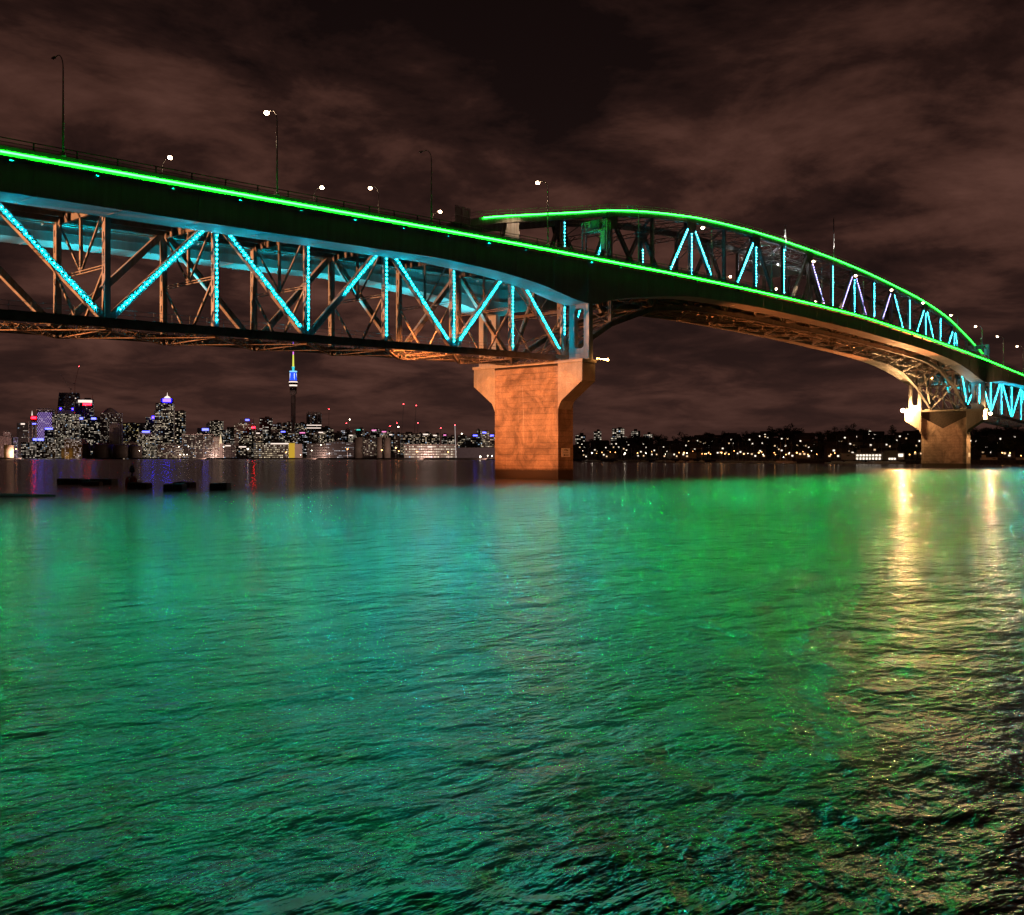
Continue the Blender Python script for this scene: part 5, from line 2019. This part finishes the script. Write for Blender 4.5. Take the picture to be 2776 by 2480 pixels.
for i in range(165):
    px = random.uniform(1575, 2760)
    dd = random.uniform(70, 480)
    z = shore_z(px) + dd
    k = random.randrange(4)
    root, kt = hk[k]
    o = root if first[k] else copy_tree(root, kt)
    first[k] = False
    p = far(px, z, land_h(px, dd) + 0.1)
    o.location = p
    o.rotation_euler = (0, 0, FACE + random.uniform(-0.7, 0.7))
    tag(o, 'small house with lit windows on the dark hillside', 'house', 'houses on the wooded hillside')

# --- trees: three crown meshes
LEAF = principled('night_foliage', (0.045, 0.06, 0.028), 0.8, 0, 0.4, 0.5)
BARK = principled('bark', (0.06, 0.045, 0.035), 0.9)
trees = []
for k in range(4):
    r = empty('tree', (0, 0, -500))
    H = [11, 14, 9, 16][k]
    mb = MB()
    mb.tube([(0, 0, -1), (0.2, 0, H * 0.35), (0.1, 0.2, H * 0.7)], [0.45, 0.32, 0.12], 6)
    for a in range(4):
        an = a * 1.6 + k
        mb.tube([(0.2, 0, H * 0.35), (math.cos(an) * H * 0.22, math.sin(an) * H * 0.22, H * 0.62)], [0.2, 0.06], 5)
    mb.build('trunk', BARK, r)
    mb = MB()
    lobes = [(random.uniform(-0.22, 0.22) * H, random.uniform(-0.22, 0.22) * H, H * random.uniform(0.5, 0.85), H * random.uniform(0.14, 0.25)) for _ in range(8)]
    for _ in range(420):
        lx, ly, lz, lr = random.choice(lobes)
        v = Vector((random.gauss(0, 1), random.gauss(0, 1), random.gauss(0, 1))).normalized() * lr * random.uniform(0.5, 1.05)
        c = Vector((lx, ly, lz)) + v
        u = Vector((random.gauss(0, 1), random.gauss(0, 1), random.gauss(0, 1))).normalized()
        w_ = u.cross(v).normalized() if u.cross(v).length > 1e-3 else Vector((1, 0, 0))
        s_ = random.uniform(0.35, 0.75)
        mb.add([c + u * s_, c + w_ * s_ * 0.7, c - u * s_, c - w_ * s_ * 0.7], [(0, 1, 2, 3)])
    mb.build('crown', LEAF, r)
    trees.append((r, kid_table(r)))
firstt = [True] * 4
for i in range(240):
    if i < 110:
        px = random.uniform(1575, 2776)
        dd = random.uniform(440, 540)
    else:
        px = random.uniform(1570, 2776)
        dd = random.uniform(60, 450)
    z = shore_z(px) + dd
    k = random.randrange(4)
    root, kt = trees[k]
    o = root if firstt[k] else copy_tree(root, kt)
    firstt[k] = False
    o.location = far(px, z, land_h(px, dd) - 0.3)
    sc = random.uniform(0.6, 1.15)
    o.scale = (sc * random.uniform(0.9, 1.3), sc * random.uniform(0.9, 1.3), sc)
    o.rotation_euler = (0, 0, random.uniform(0, 6.28))
    tag(o, 'dark leafy tree on the unlit hillside', 'tree', 'trees on the wooded hillside')

# --- waterfront lamps
def wlamp(px, py, z, mat, rad, label, group):
    z0 = 2.6
    H = elev(py, z) - z0
    r = empty('waterfront_lamp', far(px, z, z0), random.uniform(0, 6))
    tag(r, label, 'street lamp', group)
    mb = MB()
    mb.tube([(0, 0, -0.5), (0, 0, max(0.5, H - rad))], [0.12 * rad / 0.4, 0.07 * rad / 0.4], 6)
    mb.build('pole', GALV, r)
    mb = MB()
    mb.ball((0, 0, H), rad, 8)
    mb.build('globe', mat, r, True)


OR = LAMP_ORANGE
WH = LAMP_WHITE
lamps = [(1605, 1228, 950, 'w', .6), (1694, 1229, 890, 'w', .6), (1751, 1228, 860, 'w', .35), (1854, 1227, 800, 'o', .45), (1862, 1228, 800, 'w', .35), (1632, 1226, 930, 'o', .3), (1668, 1226, 910, 'o', .3), (1728, 1228, 870, 'o', .3),
         (1903, 1230, 790, 'o', .3), (1911, 1230, 790, 'o', .3), (1921, 1227, 780, 'o', .34), (1926, 1231, 780, 'o', .3), (1956, 1227, 765, 'o', .42), (1965, 1230, 765, 'o', .32), (1976, 1231, 760, 'o', .3), (2016, 1231, 745, 'o', .32),
         (2057, 1227, 735, 'o', .42), (2069, 1232, 735, 'w', .3), (2099, 1227, 720, 'o', .26), (2131, 1232, 710, 'o', .28), (2160, 1227, 700, 'o', .42), (2190, 1232, 695, 'o', .26), (2252, 1232, 680, 'o', .28), (2263, 1228, 675, 'o', .3),
         (2466, 1232, 625, 'o', .26), (2481, 1226, 620, 'o', .3), (2717, 1227, 590, 'o', .3), (2738, 1228, 585, 'o', .3), (2768, 1235, 580, 'o', .24), (2124, 1239, 700, 'w', .26), (2200, 1222, 690, 'w', .2)]
lamps = [q for q in lamps] + [(1580 + i * 37.3, 1222 + (i * 7 % 11), float(shore_z(1580 + i * 37.3)) + 12 + (i * 29 % 60), 'o' if i % 3 else 'w', .2 + .02 * (i % 4)) for i in range(18)]
for i, (px, py, z, c_, rd) in enumerate(lamps):
    wlamp(px, py, z, OR if c_ == 'o' else WH, rd, ('orange' if c_ == 'o' else 'white') + ' waterfront lamp on the right shore, ' + ORD[i] + ' in the row', 'lamps along the right shore')
clamps = [(44, 1217, 2560, 'o', 1.5), (322, 1206, 2420, 'w', 1.1), (672, 1217, 2330, 'w', 1.9), (776, 1226, 2260, 'o', 1.1), (942, 1217, 2230, 'o', 1.2), (1073, 1214, 2060, 'o', 1.2), (1081, 1223, 2060, 'o', 1.0), (1130, 1224, 1990, 'o', 1.0),
          (1215, 1225, 1960, 'o', .9), (1302, 1238, 1740, 'w', 1.5), (1322, 1235, 1730, 'w', .8), (1334, 1236, 1720, 'w', .8), (606, 1211, 2380, 'w', 1.0), (511, 1210, 2400, 'w', .9), (485, 1211, 2400, 'w', .8), (870, 1206, 2250, 'w', .9),
          (845, 1221, 2240, 'w', 1.0), (815, 1233, 2235, 'w', .8), (893, 1229, 2235, 'w', .8), (1035, 1220, 2000, 'o', 1.2), (378, 1222, 2390, 'w', .8), (488, 1232, 2370, 'w', .9), (498, 1232, 2370, 'w', .9), (507, 1232, 2370, 'w', .8),
          (953, 1181, 2500, 'w', 1.3), (948, 1137, 2520, 'w', 1.5), (1080, 1157, 2450, 'w', 1.6), (1252, 1176, 2250, 'w', 1.6), (30, 1232, 2560, 'w', .9), (80, 1233, 2540, 'w', .9)]
for i, (px, py, z, c_, rd) in enumerate(clamps):
    wlamp(px, py, z, OR if c_ == 'o' else WH, rd, ('orange' if c_ == 'o' else 'white') + ' quay lamp below the city, ' + ORD[i] + ' of that scatter', 'lamps along the city quay')

# unseen spots added along the wharf to brighten the town's fronts
for i, px in enumerate((60, 300, 560, 860, 1150, 1320)):
    z = shore_z(px) - 6
    p = far(px, z, 9)
    q = far(px, z + 420, 55)
    spot('wharf_flood', p, q, 6.0e5, (1.0, 0.58, 0.46), 120, 0.8, 1.0, None)
for px, z in ((24, 2540), (183, 2430)):
    spot('wharf_flood', far(px - 12, z - 14, 5), far(px, z + 40, 14), 3.0e4, (1.0, 0.5, 0.1), 90, 0.8, 0.5, None)

# --- yachts along the right shore
yk = []
HULL = principled('white_hull', (0.7, 0.7, 0.7), 0.3)
for k in range(3):
    r = empty('yacht', (0, 0, -500))
    L = [9, 11, 13][k]
    secs = []
    for i in range(7):
        q = i / 6
        bw = 0.16 * L * (math.sin(math.pi * (0.12 + 0.86 * q) ** 1.1) ** 0.7)
        zt = 0.95 + 0.35 * q * q
        x_ = -L / 2 + L * q
        secs.append([(x_, -bw, zt), (x_, -bw * 0.75, 0.1), (x_, 0, -0.35), (x_, bw * 0.75, 0.1), (x_, bw, zt)])
    mb = MB()
    mb.loft(secs)
    mb.build('hull', HULL, r, True)
    mb = MB()
    mb.loft([[(x_, -bw, 0.95), (x_, -bw * 0.8, zt), (x_, bw * 0.8, zt), (x_, bw, 0.95)] for x_, bw, zt in ((-L * 0.18, 0.9, 1.7), (L * 0.12, 0.85, 1.65), (L * 0.24, 0.5, 1.25))])
    mb.build('cabin', WHITEM, r)
    mb = MB()
    H = L * 1.35
    mb.tube([(L * 0.08, 0, 1.0), (L * 0.08, 0, H)], [0.11, 0.07], 6)
    mb.tube([(L * 0.08, 0, 2.2), (-L * 0.36, 0, 2.3)], 0.08, 6)
    mb.beam((L * 0.08, -0.9, H * 0.6), (L * 0.08, 0.9, H * 0.6), 0.05, 0.05)
    mb.tube([(L * 0.48, 0, 1.3), (L * 0.08, 0, H)], 0.02, 4)
    mb.tube([(-L * 0.48, 0, 1.1), (L * 0.08, 0, H)], 0.02, 4)
    mb.build('mast', GALV, r)
    yk.append((r, kid_table(r)))
fy = [True] * 3
for i in range(56):
    px = random.uniform(1590, 2470)
    z = shore_z(px) - random.uniform(8, 32)
    k = random.randrange(3)
    root, kt = yk[k]
    o = root if fy[k] else copy_tree(root, kt)
    fy[k] = False
    o.location = far(px, z, 0)
    o.rotation_euler = (0, 0, FACE + random.uniform(-0.9, 0.9))
    tag(o, 'white-hulled sailing yacht moored off the dark right shore', 'yacht', 'moored yachts')
